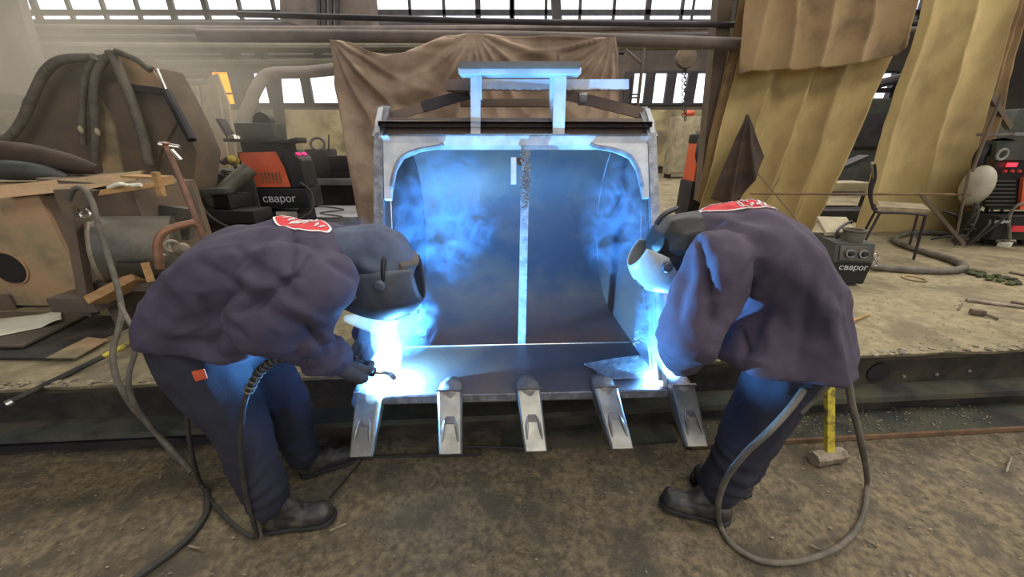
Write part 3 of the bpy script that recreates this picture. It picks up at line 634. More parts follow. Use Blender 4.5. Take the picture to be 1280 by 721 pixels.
t = thing('gear_trolley', dk(1240, 305), 'black trolley loaded with leads under the right edge machine', 'trolley')
q = at(1250, 282, 4.0); MB().box((q.x+.14, 4.03, q.z), (.74, .34, .26), bev=.02).build('trolley_body', 'black', t)
text('lettering', 'сварог', at(1253, 277, 3.83), (PI/2, 0, 0), .05, 'white', t)
[MB().lathe([(.08, -.02), (.08, .02)], dk(px, 305)+Vector((0, 0, .08)), (0, 1, 0), 16).build('wheel', 'sole', t) for px in (1232, 1278)]
MB().box(at(1272, 286, 3.84), (.16, .02, .06)).build('plate', 'red', t)
q = at(1221, 232, 4.0); MB().ball(q, .2, 3, (.11, .13, .21)).build('gas_tank', 'tankwhite', None, 'off white round tank beside the right edge machine', 'tank')
q = at(1262, 168, 4.1); MB().box(q, (.36, .3, .03), rz=.1).build('shelf_tray', 'castiron', None, 'pale tray on top of the right edge machine', 'tray')
MB().tube([at(1238, 178, 4.1), at(1225, 195, 4.1), at(1222, 215, 4.1)], .05, 10, 5).build('helmet_bag', 'black', None, 'dark bag hanging beside the right edge machine', 'bag')
q = at(1262, 182, 4.15); MB().ball(q+Vector((-.1, 0, -.02)), .1, 2, (.16, .1, .1)).build('spare_helmet', 'black', None, 'black round helmet on the right edge machine', 'helmet')
MB().tube([at(1300, 255, 3.85), at(1275, 255, 3.85), at(1262, 270, 3.85), at(1262, 300, 3.8)], .014, 8, 6).build('lead', 'greyrubber', None, 'grey lead arching down in front of the right edge trolley', 'cable')
for i, (px, py) in enumerate(((1208, 298), (1256, 305))):
    MB().box(dk(px, py, .03), (.12, .09, .06), rz=.5*i, bev=.01).build('paper_scrap', 'paper', None, ('crumpled white scrap left of the right trolley wheel', 'crumpled white scrap in front of the right trolley')[i], 'scrap')
b = MB()
for i in range(26):
    a = dk(random.uniform(1190, 1214), random.uniform(290, 308), .02); c = a+Vector((random.uniform(-.2, .15), random.uniform(-.15, .15), random.uniform(.0, .5))); b.tube([a, (a+c)/2+Vector((0, -.05, .08)), c], .012, 5, 4)
tag(b.build('tangled_leads', 'rubber'), 'tangle of dark leads beside the right edge trolley', 'leads', None, 'stuff')
MB().bar(at(1236, 118, 4.6), at(1262, 160, 4.6), .05, .05).build('strut', 'rustdark', None, 'rusty strut beyond the dark outer canvas fold', 'strut')
q = at(1262, 90, 9.5); MB().box((q.x+.6, 9.8, 2.6), (2.2, .3, 4.4)).build('partition_panel', 'wall', None, 'grimy partition panel beyond the right edge machine', 'panel')
q = at(1270, 150, 6.5); MB().box((q.x+.4, 6.5, q.z-.25), (1.5, .5, .8), bev=.05).build('equipment_block', 'greymach', None, 'grey equipment block behind the right edge machine', 'equipment')
# ================================================================== WIRE FEEDER BOX on the deck (right)
def feeder():
    base = dk(1056, 357); rz = -.12
    t = thing('feeder_unit', base, 'small black wire feeder unit with two knobs behind the right welder', 'feeder')
    R = Matrix.Rotation(rz, 4, 'Z')
    q = lambda x, y, z: base+Vector((R@Vector((x, y, z))))
    MB().prism([q(-.135, 0, .02), q(.125, 0, .02), q(.135, 0, .20), q(-.145, 0, .20)], R@Vector((0, .30, 0))).build('lower_case', 'black', t)
    MB().prism([q(-.15, -.01, .20), q(-.15, .03, .34), q(-.15, .32, .36), q(-.15, .32, .20)], R@Vector((.28, 0, 0))).build('upper_case', 'greymach', t)
    MB().prism([q(-.12, -.013, .215), q(.10, -.013, .215), q(.10, .020, .325), q(-.12, .020, .325)], R@Vector((0, -.006, .002))).build('control_panel', 'drum', t)
    for x in (-.055, .04):
        MB().lathe([(.034, 0), (.034, .006), (.026, .006), (.026, 0.002)], q(x, -.012, .27), (0, -1, .28), 20).build('knob_ring', 'gauge', t)
        MB().lathe([(.02, 0), (.018, .022), (.004, .024)], q(x, -.014, .27), (0, -1, .28), 16).build('knob', 'black', t)
    MB().lathe([(.07, .0), (.07, .075), (.078, .08), (.078, .09), (.06, .09), (.058, .02)], q(.02, .12, .345), (0, 0, 1), 28).build('wire_inlet_cup', 'drum', t)
    MB().prism([q(-.13, .2, .36), q(.10, .2, .36), q(.10, .36, .46), q(-.13, .36, .46)], (0, 0, .03)).build('top_plate', 'cabinet', t)
    MB().tube([q(-.1, .1, .36), q(-.1, .12, .43), q(.09, .28, .47), q(.09, .3, .40)], .010, 8, 5).build('handle', 'black', t)
    text('lettering', 'сварог', q(.01, -.004, .155), (PI/2, 0, rz), .062, 'white', t)
    b = MB(); b.ring(q(.165, .03, .24), .022, .006, (0, -1, .2), 16).ring(q(.175, .03, .185), .022, .006, (0, -1, 0), 16); b.build('fitting', 'chrome', t)
    for x in (-.10, .10): MB().box(q(x, .1, .01), (.03, .1, .02), rz=rz).build('foot', 'sole', t)
feeder()
MB().tube([dk(1080, 330, .06), dk(1105, 335, .03), dk(1150, 338, .03), dk(1190, 338, .03), dk(1205, 333, .03), dk(1190, 325, .03), dk(1160, 316, .03), dk(1130, 306, .03), dk(1118, 298, .03), dk(1140, 291, .03), dk(1175, 292, .03), dk(1205, 297, .03)], .032, 12, 7).build('thick_hose', 'greyrubber', None, 'thick sleeved hose looping on the deck behind the feeder unit', 'hose')
MB().ring(dk(1143, 348, .008), .07, .008, (0, 0, 1), 28).build('wire_ring', 'rust', None, 'rusty wire ring lying on the deck', 'ring')
b = MB()
for i in range(46):
    px = random.uniform(1212, 1275); b.ball(dk(px, 340+(px-1212)*.22+random.uniform(-4, 4), .012), .02, 1, (random.uniform(.01, .05), random.uniform(.01, .03), .014))
tag(b.build('moss_clump', 'moss'), 'green and black rag clump on the deck at the right', 'rag', None, 'stuff')
MB().tube([dk(1208, 375, .01), dk(1300, 387, .01)], .014, 10).build('steel_rod', 'hammer', None, 'pale rod on the deck at the right edge, the longer one', 'rod')
MB().tube([dk(1264, 377, .01), dk(1300, 383, .01)], .009, 8).build('steel_rod', 'rustdark', None, 'short dark rod end at the right edge above the brush', 'rod')
MB().tube([dk(1058, 404, .01), dk(1086, 393, .01)], .008, 8).build('electrode_stub', 'wood', None, 'short pale stick on the deck right of the right welder', 'stick')
MB().tube([dk(1262, 340, .01), dk(1300, 348, .01)], .010, 8).build('steel_rod', 'rustdark', None, 'dark rod lying just above the green rag clump', 'rod')
t = thing('wire_brush', dk(1225, 392), 'small dark wire brush on the deck', 'brush')
MB().box(dk(1222, 390, .022), (.07, .035, .035), rz=-.3, bev=.006).build('brush_head', 'rustdark', t)
MB().tube([dk(1230, 392, .02), dk(1248, 399, .01)], .008, 8).build('handle', 'rustdark', t)
MB().bar(dk(1198, 387, .004), dk(1203, 379, .004), .01, .006).build('chip', 'rustdark', None, 'dark metal chip on the deck left of the wire brush', 'chip')
# ================================================================== EXCAVATOR BUCKET
BY = math.radians(2.2); BX0, BY0 = .05, 1.285; HW = .675; HL = .70
def B(x, y, z): x *= 1-.085*min(1, max(0, 1-z/1.05)); return B0(x, y, z)
def B0(x, y, z): return Vector((BX0+x*math.cos(BY)-y*math.sin(BY), BY0+x*math.sin(BY)+y*math.cos(BY), DK+z))
bk = thing('excavator_bucket', B(0, .5, 0), 'large bare steel excavator bucket lying mouth forward on the platform edge', 'bucket')
XD = B0(1, 0, 0)-B0(0, 0, 0)
def bprof(prof, x0, x1): return MB().prism([B0(x0, y, z) for y, z in prof], XD*(x1-x0))
MB().prism([B0(x, y, .013) for x, y in ((-HL, 0), (HL, 0), (HL, .12), (HW*.92, .2), (HW*.92, .40), (-HW*.92, .40), (-HW*.92, .2), (-HL, .12))], (0, 0, .047)).build('lip_plate', 'lip', bk)
bprof([(-.006, .022), (0, .022), (0, .058), (-.006, .056)], -HL, HL).build('lip_edge', 'cutsteel', bk)
inner = [(.40, .058), (.55, .058), (.75, .065), (.95, .10), (1.12, .17), (1.26, .28), (1.36, .42), (1.42, .58), (1.43, .74), (1.39, .90), (1.30, 1.02), (1.16, 1.10), (.98, 1.14), (.8, 1.15), (.66, 1.14)]
def shell():
    P = [Vector((0, y, z)) for y, z in inner]; P = spline(P, 3); n = len(P); vs = []; fs = []
    for k, p in enumerate(P):
        t = (P[min(k+1, n-1)]-P[max(k-1, 0)]).normalized(); o = Vector((0, t.z, -t.y))*.025
        for x in (-HW, HW):
            vs += [B(x, p.y, p.z), B(x, p.y+o.y, p.z+o.z)]
    for k in range(n-1):
        a = 4*k; b_ = a+4; fs += [(a, a+2, b_+2, b_), (a+1, b_+1, b_+3, a+3), (a, b_, b_+1, a+1), (a+2, a+3, b_+3, b_+2)]
    return MB().add(vs, fs)
shell().build('shell', 'bucket_in', bk, sharp=50)
MB().tube([B(-HW+.02, .40, .062), B(HW-.02, .40, .062)], .004, 6).build('weld_seam', 'chrome', bk)
side = [(.0, .02), (.9, .02), (1.2, .14), (1.45, .45), (1.47, .75), (1.36, 1.03), (1.15, 1.15), (.86, 1.20), (.78, 1.235), (.70, 1.17), (.655, 1.08), (.02, .075)]
for s in (-1, 1):
    MB().prism([B(s*HW, y, z) for y, z in side], XD*(.024*s)).build('side_plate', 'bucket_rim', bk)
    MB().prism([B(s*(HW-.004), y, z) for y, z in ((.10, .07), (.9, .07), (1.15, .2), (1.38, .5), (1.38, .8), (1.25, 1.05), (.70, 1.08))], XD*(-.006*s)).build('side_liner', 'bucket_in', bk)
    # leading edge bar
    a, c = B(s*(HW+.004), .045, .07), B(s*(HW+.004), .668, 1.10)
    MB().bar(a, c, .042, .034, (0, -1, 1)).build('side_cutter', 'cutsteel', bk)
    MB().bar(B(s*(HW+.012), .665, 1.09), B(s*(HW-.01), .80, 1.235), .05, .024, (0, -1, 1)).build('ear_edge', 'cutsteel', bk)
    MB().tube([B(s*(HW-.02), .12, .09), B(s*(HW-.02), .45, .5), B(s*(HW-.022), .66, .95)], .004, 6).build('weld_seam', 'chrome', bk)
    # corner gusset in the mouth plane
    pr_ = [(0, 1.065), (-.29, 1.065), (-.27, 1.052), (-.17, 1.035), (-.095, 1.005), (-.058, .95), (-.040, .87), (-.034, .82), (-.004, .82)]
    yy = lambda z: .655-(1.10-z)*.60
    MB().prism([B(s*(HW-.02+dx), yy(z), z) for dx, z in pr_], (0, .022, -.012)).build('corner_gusset', 'bucket_rim', bk)
    b = MB(); b.tube([B(s*(HW-.02+dx), yy(z)-.008, z) for dx, z in pr_[1:7]], .010, 6, 4); b.build('gusset_rim', 'cutsteel', bk)
bprof([(.64, 1.055), (.70, 1.055), (.70, 1.10), (.64, 1.10)], -HW, HW).build('top_beam', 'bucket_rim', bk)
bprof([(.655, 1.035), (.70, 1.035), (.70, 1.055), (.655, 1.055)], -.42, .42).build('mouth_strip', 'bucket_rim', bk)
bprof([(.70, 1.10), (.80, 1.10), (.82, 1.185), (.74, 1.185)], -HW+.02, HW-.02).build('torsion_box', 'bucket_dark', bk)
MB().tube([B(-HW+.03, .64, 1.104), B(HW-.03, .64, 1.104)], .005, 6).build('weld_seam', 'chrome', bk)
# centre strut
a, c = B(-.022, .60, 1.05), B(-.038, .405, .062)
def strut():
    n = 24; mb = MB(); wd = .020; th = .020; vs = []; fs = []
    ya, yc = at(657, 188, 1.90), at(652, 433, 1.70)
    for k in range(n+1):
        t = k/n; p = ya.lerp(yc, t); ww = wd*(1+.10*math.sin(k*2.3) if t < .3 else 1)
        for i, j in ((-1, -1), (1, -1), (1, 1), (-1, 1)): vs.append(p+Vector((i*ww, j*th, 0)))
    for k in range(n):
        for i in range(4): fs.append((4*k+i, 4*k+(i+1) % 4, 4*k+4+(i+1) % 4, 4*k+4+i))
    fs += [(3, 2, 1, 0), (4*n, 4*n+1, 4*n+2, 4*n+3)]; return mb.add(vs, fs)
strut().build('centre_strut', 'cutsteel', bk)
b = MB()
for k in range(70):
    t = random.random()*.28; p = at(657, 188, 1.87).lerp(at(652, 433, 1.67), t); b.ball(p+Vector((random.uniform(-.022, .022), -.004, 0)), random.uniform(.004, .009), 1)
tag(b.build('spatter_crust', 'bucket_dark', bk), None, None, None, 'stuff')
MB().bar(at(642, 197, 1.88), at(642, 230, 1.84), .026, .012, (0, -1, 0)).build('clip_plate', 'bucket_rim', bk)
MB().bar(at(643, 200, 1.90), at(654, 203, 1.90), .012, .035).build('clip_bracket', 'bucket_dark', bk)
# hitch frame on top
def bb(px0, py0, px1, py1, Y, dep, name, m, label=None):
    a = at(px0, py0, Y); c = at(px1, py1, Y)
    return MB().box(((a.x+c.x)/2, Y+dep/2, (a.z+c.z)/2), (abs(c.x-a.x), dep, abs(a.z-c.z)), bev=.004).build(name, m, bk, label)
MB().bar(at(595, 182, 1.97), at(595, 90, 1.97), .047, .05, (0, -1, 0)).build('upright', 'bucket_rim', bk)
MB().bar(at(697, 182, 1.97), at(700, 90, 1.97), .058, .05, (0, -1, 0)).build('upright', 'bucket_rim', bk)
MB().prism([at(694, 176, 1.99), at(690, 150, 1.99), at(687, 125, 1.99), at(688, 94, 1.99), at(694, 94, 1.99)], (0, .05, 0)).build('upright_web', 'bucket_rim', bk)
MB().bar(at(601, 125, 1.96), at(601, 92, 1.96), .012, .04, (0, -1, 0)).build('stiffener', 'bucket_rim', bk)
bb(573, 92, 727, 84, 1.90, .12, 'hitch_plate', 'bucket_rim')
bb(574, 85, 726, 76, 1.885, .10, 'hitch_cap', 'rustdark')
bb(580, 99, 718, 91, 2.12, .05, 'rear_hitch_bar', 'bucket_dark')
bb(557, 113, 602, 99, 2.04, .07, 'cross_beam', 'bucket_dark'); 
def ragged(px0, px1, Y, y0, y1, dep):
    n = 60; P = []
    for k in range(n+1):
        px = px0+(px1-px0)*k/n; P.append(at(px, y1+random.uniform(-1.2, 1.0), Y))
    P += [at(px1, y0, Y), at(px0, y0, Y)]; return MB().prism(P, (0, dep, 0))
ragged(602, 786, 2.045, 99, 112, .06).build('cross_beam', 'bucket_rim', bk)
bb(575, 133, 692, 123, 2.3, .06, 'lower_cross_bar', 'bucket_dark')
MB().bar(at(486, 147, 2.10), at(536, 132, 2.16), .05, .045).build('hitch_arm', 'bucket_dark', bk)
MB().bar(at(528, 134, 2.15), at(586, 117, 2.2), .06, .05).build('hitch_arm_sleeve', 'steeldark', bk)
MB().bar(at(803, 142, 2.10), at(706, 118, 2.2), .055, .05).build('hitch_arm', 'bucket_dark', bk)
MB().lathe([(.03, -.02), (.03, .02)], at(728, 124, 2.16), (1, 0, 0), 12).build('arm_collar', 'cutsteel', bk)
[MB().lathe([(.008, 0), (.008, .03)], at(px, 78, 1.97), (0, 0, 1), 8).build('pin', 'bucket_dark', bk) for px in (594, 698)]
# teeth: adapter + tooth, five of them
def tooth(k, x, xt, lab):
    t = thing('adapter_and_tooth', B(x, 0, .06), None, None) if False else None
tx = [(-.655, -.635), (-.315, -.295), (.02, .035), (.352, .375), (.69, .672)]
lbl = ['bright tooth under the left arc', None, None, None, 'tooth with a worn patch under the right arc']
for k, (xa, xt) in enumerate(tx):
    hw = .056
    P = [(-.045, .005), (.0, -.002), (.03, .060), (.10, .062), (.085, .085), (.05, .105), (.0, .108), (-.03, .092), (-.052, .06)]
    mb = MB(); bm = bmesh.new(); vs = []
    A = [B0(xa-hw, y, z) for y, z in P]
    ad = blob('tooth_adapter', [[(B0(xa, .085, .062), (.040, .035, .020)), (B0(xa, .03, .078), (.052, .03, .032))], [(B0(xa, .03, .078), (.053, .03, .034)), (B0(xa, -.028, .062), (.056, .020, .042))], [(B0(xa, -.028, .058), (.054, .016, .042)), (B0(xa, -.06, .035), (.046, .016, .030))], [(B0(xa, .02, .012), (.045, .03, .014)), (B0(xa, -.03, .03), (.05, .02, .03))]], 'adapter', bk, .005, 3, lambda p, n: .0015*nz3(p, 60))
    # tooth blade, tapering to a straight tip
    y0, z0, y1, z1 = -.025, .088, -.225, -.045
    d = (B0(xt, y1, z1)-B0(xa, y0, z0)).normalized(); sd = XD.copy(); up = sd.cross(d).normalized()
    if up.z < 0: up = -up
    a = B0(xa, y0, z0); c = B0(xt, y1, z1); n = 10; vs = []; fs = []
    for i in range(n+1):
        q = i/n; p = a.lerp(c, q); ww = .050-.006*q; th = .075*(1-q)**.9+.008; lift = .004 if i == 0 else 0
        for s, u in ((-1, 0), (-.86, 1), (.86, 1), (1, 0), (1, -1), (-1, -1)):
            h = (.006+lift if u > 0 else (0 if u == 0 else -th)); vs.append(p+sd*(ww*s)+up*h)
    for i in range(n):
        for j in range(6): fs.append((6*i+j, 6*i+(j+1) % 6, 6*i+6+(j+1) % 6, 6*i+6+j))
    fs += [tuple(range(5, -1, -1)), tuple(6*n+j for j in range(6))]
    tb = MB().add(vs, fs).build('tooth', 'tooth', bk, lbl[k], sharp=30)
    mb = MB()
    for s in (-1, 1):
        mb.tube([a.lerp(c, .45)+up*.004+sd*.020*s, a.lerp(c, .62)+up*.011+sd*.026*s, a.lerp(c, .82)+up*.006+sd*.030*s], [.003, .007, .003], 8, 4)
    mb.build('tooth_ridge', 'tooth', tb)
    MB().box(a.lerp(c, .48)+up*.007, (.036, .03, .004), rx=.45, bev=.002).build('wear_mark', 'chrome' if k == 4 else 'adapter', tb)
    MB().bar(a+up*.012-sd*.052-d*.004, a+up*.012+sd*.052-d*.004, .008, .008).build('collar_weld', 'adapter', tb)
# loose plate lying on the lip
P = [at(732, 457, 1.40), at(742, 452, 1.44), at(820, 444, 1.52), at(840, 452, 1.50), at(846, 470, 1.40), at(800, 470, 1.36), at(762, 474, 1.34), at(752, 466, 1.36)]
P = [Vector((*(onz(px, py, DK+.066)).xy, DK+.066)) for px, py in ((730, 456), (770, 449), (818, 443), (834, 452), (845, 470), (752, 475), (744, 464))]
MB().prism(P, (0, 0, .008)).build('offcut_plate', 'cutsteel', None, 'thin grey steel offcut lying on the bucket lip near the right arc', 'plate')
# ================================================================== ARCS AND SMOKE
def volmat(name, dens, color, emis=None, es=0, noise_scale=0, lo=.45, hi=.7, aniso=0.0, fall=True):
    m = bpy.data.materials.new(name); m.use_nodes = True; nt = m.node_tree; nt.nodes.clear(); N = nt.nodes; L = nt.links
    v = N.new('ShaderNodeVolumePrincipled'); o = N.new('ShaderNodeOutputMaterial'); L.new(v.outputs[0], o.inputs['Volume'])
    v.inputs['Color'].default_value = color; v.inputs['Anisotropy'].default_value = aniso; v.inputs['Density'].default_value = dens
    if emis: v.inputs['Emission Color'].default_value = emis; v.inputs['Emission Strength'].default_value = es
    if noise_scale:
        tc = N.new('ShaderNodeTexCoord'); n = N.new('ShaderNodeTexNoise'); n.inputs['Scale'].default_value = noise_scale; n.inputs['Detail'].default_value = 8; n.inputs['Distortion'].default_value = 1.3; n.inputs['Roughness'].default_value = .6
        L.new(tc.outputs['Object'], n.inputs['Vector']); r = N.new('ShaderNodeMapRange'); L.new(n.outputs[0], r.inputs[0])
        r.inputs[1].default_value = lo; r.inputs[2].default_value = hi; r.inputs[3].default_value = 0; r.inputs[4].default_value = dens
        out = r.outputs[0]
        vm = N.new('ShaderNodeVectorMath'); vm.operation = 'DISTANCE'; L.new(tc.outputs['Generated'], vm.inputs[0]); vm.inputs[1].default_value = (.5, .5, .5)
        f = N.new('ShaderNodeMapRange'); f.interpolation_type = 'SMOOTHSTEP'; L.new(vm.outputs['Value'], f.inputs[0]); f.inputs[1].default_value = .5; f.inputs[2].default_value = .12; f.inputs[3].default_value = 0; f.inputs[4].default_value = 1
        mu = N.new('ShaderNodeMath'); mu.operation = 'MULTIPLY'; L.new(out, mu.inputs[0]); L.new(f.outputs[0], mu.inputs[1]); L.new(mu.outputs[0], v.inputs['Density'])
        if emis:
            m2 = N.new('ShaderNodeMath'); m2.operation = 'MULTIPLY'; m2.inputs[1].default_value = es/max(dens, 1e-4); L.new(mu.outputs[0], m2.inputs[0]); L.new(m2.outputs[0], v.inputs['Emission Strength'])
    return m
def puff(c, rad, m, label, name='smoke_plume', rot=0):
    mb = MB().ball((0, 0, 0), 1, 3, rad); R = Euler((0, rot, 0)).to_matrix(); mb.v = [tuple(R@Vector(v)+Vector(c)) for v in mb.v]
    o = link(name, mb.mesh(name), m, None, None); return tag(o, label, 'smoke', None, 'stuff')
SM1 = volmat('fume_near_arc', 18, (.32, .6, 1, 1), None, 0, 13, .44, .70, .3)
SM2 = volmat('fume_rising', 9.5, (.32, .6, 1, 1), None, 0, 8.5, .47, .68, .2)
HZ = volmat('hall_haze', .42, (.92, .86, .74, 1), None, 0, .5, .2, .6, .3)
puff(at(500, 395, 1.33), (.17, .13, .20), SM1, 'dense bluish fume billowing above the left arc', rot=.4)
puff(at(555, 268, 1.75), (.30, .24, .42), SM2, 'blue smoke drifting inside the left half of the bucket', rot=.25)
puff(at(450, 330, 1.45), (.20, .16, .24), SM2, 'blue smoke around the hood of the left welder', rot=.2)
puff(at(820, 390, 1.36), (.10, .10, .26), SM1, 'dense bluish fume rising above the right arc')
puff(at(772, 275, 1.75), (.20, .20, .40), SM2, 'blue smoke drifting inside the right half of the bucket', rot=-.2)
puff(at(90, 110, 4.4), (3.6, 1.7, 1.5), HZ, 'brownish haze hanging over the stored parts at the left', 'haze')
AC = emit('arc_plasma', (.75, .9, 1, 1), 60)
def arc(loc, pts, rad, label, pts2, rad2):
    t = thing('welding_arc', loc, label, 'arc'); L0 = Vector(loc)
    MB().ball(L0+Vector((0, -.018, -.010)), .010, 2).build('arc_core', AC, t)
    m1 = volmat('arc_flame', 12, (.9, .95, 1, 1), (.42, .80, 1, 1), 17)  # emission paints the blown-out glare of smoke lit by the arc
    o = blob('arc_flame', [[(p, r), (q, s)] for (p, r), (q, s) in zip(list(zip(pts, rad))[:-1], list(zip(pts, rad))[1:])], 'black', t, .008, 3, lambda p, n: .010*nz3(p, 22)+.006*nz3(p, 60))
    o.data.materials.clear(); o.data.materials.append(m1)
    m2 = volmat('arc_glow', 3, (.7, .85, 1, 1), (.015, .26, 1, 1), 3.2)  # added blue emission paints a halo on the arc-lit smoke
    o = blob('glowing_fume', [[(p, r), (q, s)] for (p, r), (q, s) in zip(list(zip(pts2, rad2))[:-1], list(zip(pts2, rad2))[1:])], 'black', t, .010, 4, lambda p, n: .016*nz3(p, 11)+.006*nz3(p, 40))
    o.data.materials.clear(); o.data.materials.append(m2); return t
YL = 1.25
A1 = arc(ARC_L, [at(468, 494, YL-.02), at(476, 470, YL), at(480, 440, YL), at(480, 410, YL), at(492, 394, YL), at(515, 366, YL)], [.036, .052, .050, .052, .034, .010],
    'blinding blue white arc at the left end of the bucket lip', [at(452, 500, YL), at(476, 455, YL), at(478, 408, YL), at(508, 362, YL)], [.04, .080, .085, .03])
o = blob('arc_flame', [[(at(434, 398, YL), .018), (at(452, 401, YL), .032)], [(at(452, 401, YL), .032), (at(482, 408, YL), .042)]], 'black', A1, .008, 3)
o.data.materials.clear(); o.data.materials.append(bpy.data.materials['arc_flame'])  # side streak of the same painted glare
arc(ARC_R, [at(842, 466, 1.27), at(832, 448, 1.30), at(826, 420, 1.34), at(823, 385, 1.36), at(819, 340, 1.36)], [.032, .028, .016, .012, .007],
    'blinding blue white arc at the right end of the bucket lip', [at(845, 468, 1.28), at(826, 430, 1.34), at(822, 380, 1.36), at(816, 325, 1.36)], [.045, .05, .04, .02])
b = MB()
for k in range(16):
    a = at(505+random.random()*25, 385+random.random()*45, 1.3); b.ring(a, random.uniform(.004, .016), .0009, (random.random()-.5, -1, random.random()-.5), 14, 4)
for k in range(10):
    a = at(790+random.random()*28, 415+random.random()*32, 1.35); P = [a]
    for j in range(4): P.append(P[-1]+Vector((random.uniform(-.015, .02), 0, random.uniform(-.01, .012))))
    b.tube(P, .0008, 4, 3)
tag(b.build('spark_trails', emit('spark', (.25, .6, 1, 1), 3)), 'fine curling spark trails beside the arcs', 'sparks', None, 'stuff')
# ================================================================== PEOPLE
def V3(*a): return Vector(a)
def head_hulls(C, F, U, s=1.0):
    F = Vector(F).normalized(); U = (Vector(U)-F*Vector(U).dot(F)).normalized(); S = F.cross(U)
    H = [[(C+U*.03, .092*s), (C-F*.03+U*.01, .088*s)], [(C+U*.02, .085), (C+F*.025-U*.085, .048)],
         [(C+F*.092-U*.0, .010), (C+F*.115-U*.035, .014)], [(C+F*.090-U*.068+S*.02, .012), (C+F*.090-U*.068-S*.02, .012)]]
    for s_ in (-1, 1):
        H.append([(C+S*.088*s_-U*.0, .018), (C+S*.092*s_-U*.035, .012)]); H.append([(C+F*.078+S*.032*s_+U*.005, .016), (C+F*.076+S*.034*s_+U*.005, .016)])
    return H
def grip_hand(name, G, ax, pd, wrist, parent, m='glove', side=1, rr=.026, fr=.0115):
    ax = Vector(ax).normalized(); pd = Vector(pd); pd = (pd-ax*pd.dot(ax)).normalized(); sd = ax.cross(pd)*side; G = Vector(G); W = Vector(wrist)
    H = []
    K = [G+ax*((i-1.5)*.023) for i in range(4)]
    H.append([(W, .030), (G+pd*.052+ax*.02, .024), (G+pd*.052-ax*.02, .024)])
    H.append([(K[0]+pd*.046, .019), (K[3]+pd*.046, .017), (G+pd*.052, .024)])
    for i in range(4):
        L = (.98, 1.08, 1.02, .86)[i]
        P = [K[i]+(pd*math.cos(a)+sd*math.sin(a))*(rr+fr+.004) for a in (.45, 1.35*L, 2.35*L, 3.3*L)]
        P = [K[i]+pd*.040]+P
        for a, c in zip(P[:-1], P[1:]): H.append([(a, fr), (c, fr*.93)])
    T = [W.lerp(G+pd*.05, .45)-sd*.012, G+pd*.035-sd*.035+ax*.035, G-pd*.002-sd*.040+ax*.038, G-pd*.03-sd*.022+ax*.034]
    for a, c in zip(T[:-1], T[1:]): H.append([(a, .0145), (c, .0125)])
    H.append([(W, .034), (W+(W-G).normalized()*.06, .046)])
    return blob(name, H, m, parent, .0045, 2, lambda p, n: .0012*nz3(p, 90))
def boot(name, heel, toe, ankle, parent, label=None):
    heel = Vector(heel); toe = Vector(toe); an = Vector(ankle); d = (toe-heel).normalized(); L = (toe-heel).length; mid = heel+d*L*.55
    H = [[(heel+V3(0, 0, .05)+d*.03, (.042, .042, .045)), (mid+V3(0, 0, .05), (.046, .046, .045))], [(mid+V3(0, 0, .045), (.047, .047, .045)), (toe+V3(0, 0, .045)-d*.05, (.050, .050, .045))],
         [(heel+V3(0, 0, .06)+d*.04, .046), (an, .055)], [(mid+V3(0, 0, .06), .038), (an+d*.02, .045)], [(an, .056), (an+V3(0, 0, .06), .060)]]
    o = blob(name, H, 'boot', parent, .008, 4, lambda p, n: .005*math.sin(p.z*95+4*nz3(p, 9))*(1 if p.z > heel.z+.09 else 0)+.002*nz3(p, 40), label)
    H = [[(heel+V3(0, 0, .012)+d*.03, (.046, .046, .016)), (mid+V3(0, 0, .012), (.045, .045, .014))], [(mid+V3(0, 0, .012), (.050, .050, .014)), (toe+V3(0, 0, .013)-d*.045, (.054, .054, .015))]]
    blob('sole', H, 'sole', o, .006, 1); return o
def mask(C, F, U, parent, m, label, sc=1.0, nm='welding_mask', fd=.125):
    F = Vector(F).normalized(); U = (Vector(U)-F*Vector(U).dot(F)).normalized(); S = F.cross(U); C = Vector(C)
    def f(u, v):
        ph = math.radians(-112+224*u); h = -1+2*v; r = (1-.30*max(0, -h)**2-.34*max(0, h)**3)*sc; fl = .02*(1-abs(h))*max(0, math.cos(ph))
        return C+U*(h*.145*sc)+F*(math.cos(ph)*(fd*r+fl))+S*(math.sin(ph)*.108*r)
    o = link(nm, grid_mesh(nm, 36, 20, f), M[m], parent, None); o.data.shade_smooth(); md = o.modifiers.new('t', 'SOLIDIFY'); md.thickness = .004
    tag(o, label)
    P = [f(.5+.09*i, .68+.10*j)+F*.003 for i, j in ((-1, -1), (1, -1), (1, 1), (-1, 1))]
    MB().prism(P, F*.006).build('visor_window', 'black', o)
    for s in (0, 1):
        k = f(.08 if s == 0 else .92, .62); nn = (k-C-U*(k-C).dot(U)).normalized()
        MB().lathe([(.020, -.004), (.020, .008), (.014, .014), (.004, .015)], k, nn, 16).build('side_knob', 'mask', o)
        k = f(.14 if s == 0 else .86, .28); nn = (k-C-U*(k-C).dot(U)).normalized()
        MB().lathe([(.012, -.003), (.012, .004), (.003, .006)], k, nn, 14).build('rivet', 'chrome', o)
    if sc > .9: MB().ring(C-F*.03+U*.05, .098, .009, U+F*.2, 28, 8).build('headband', 'black', o)
    return o
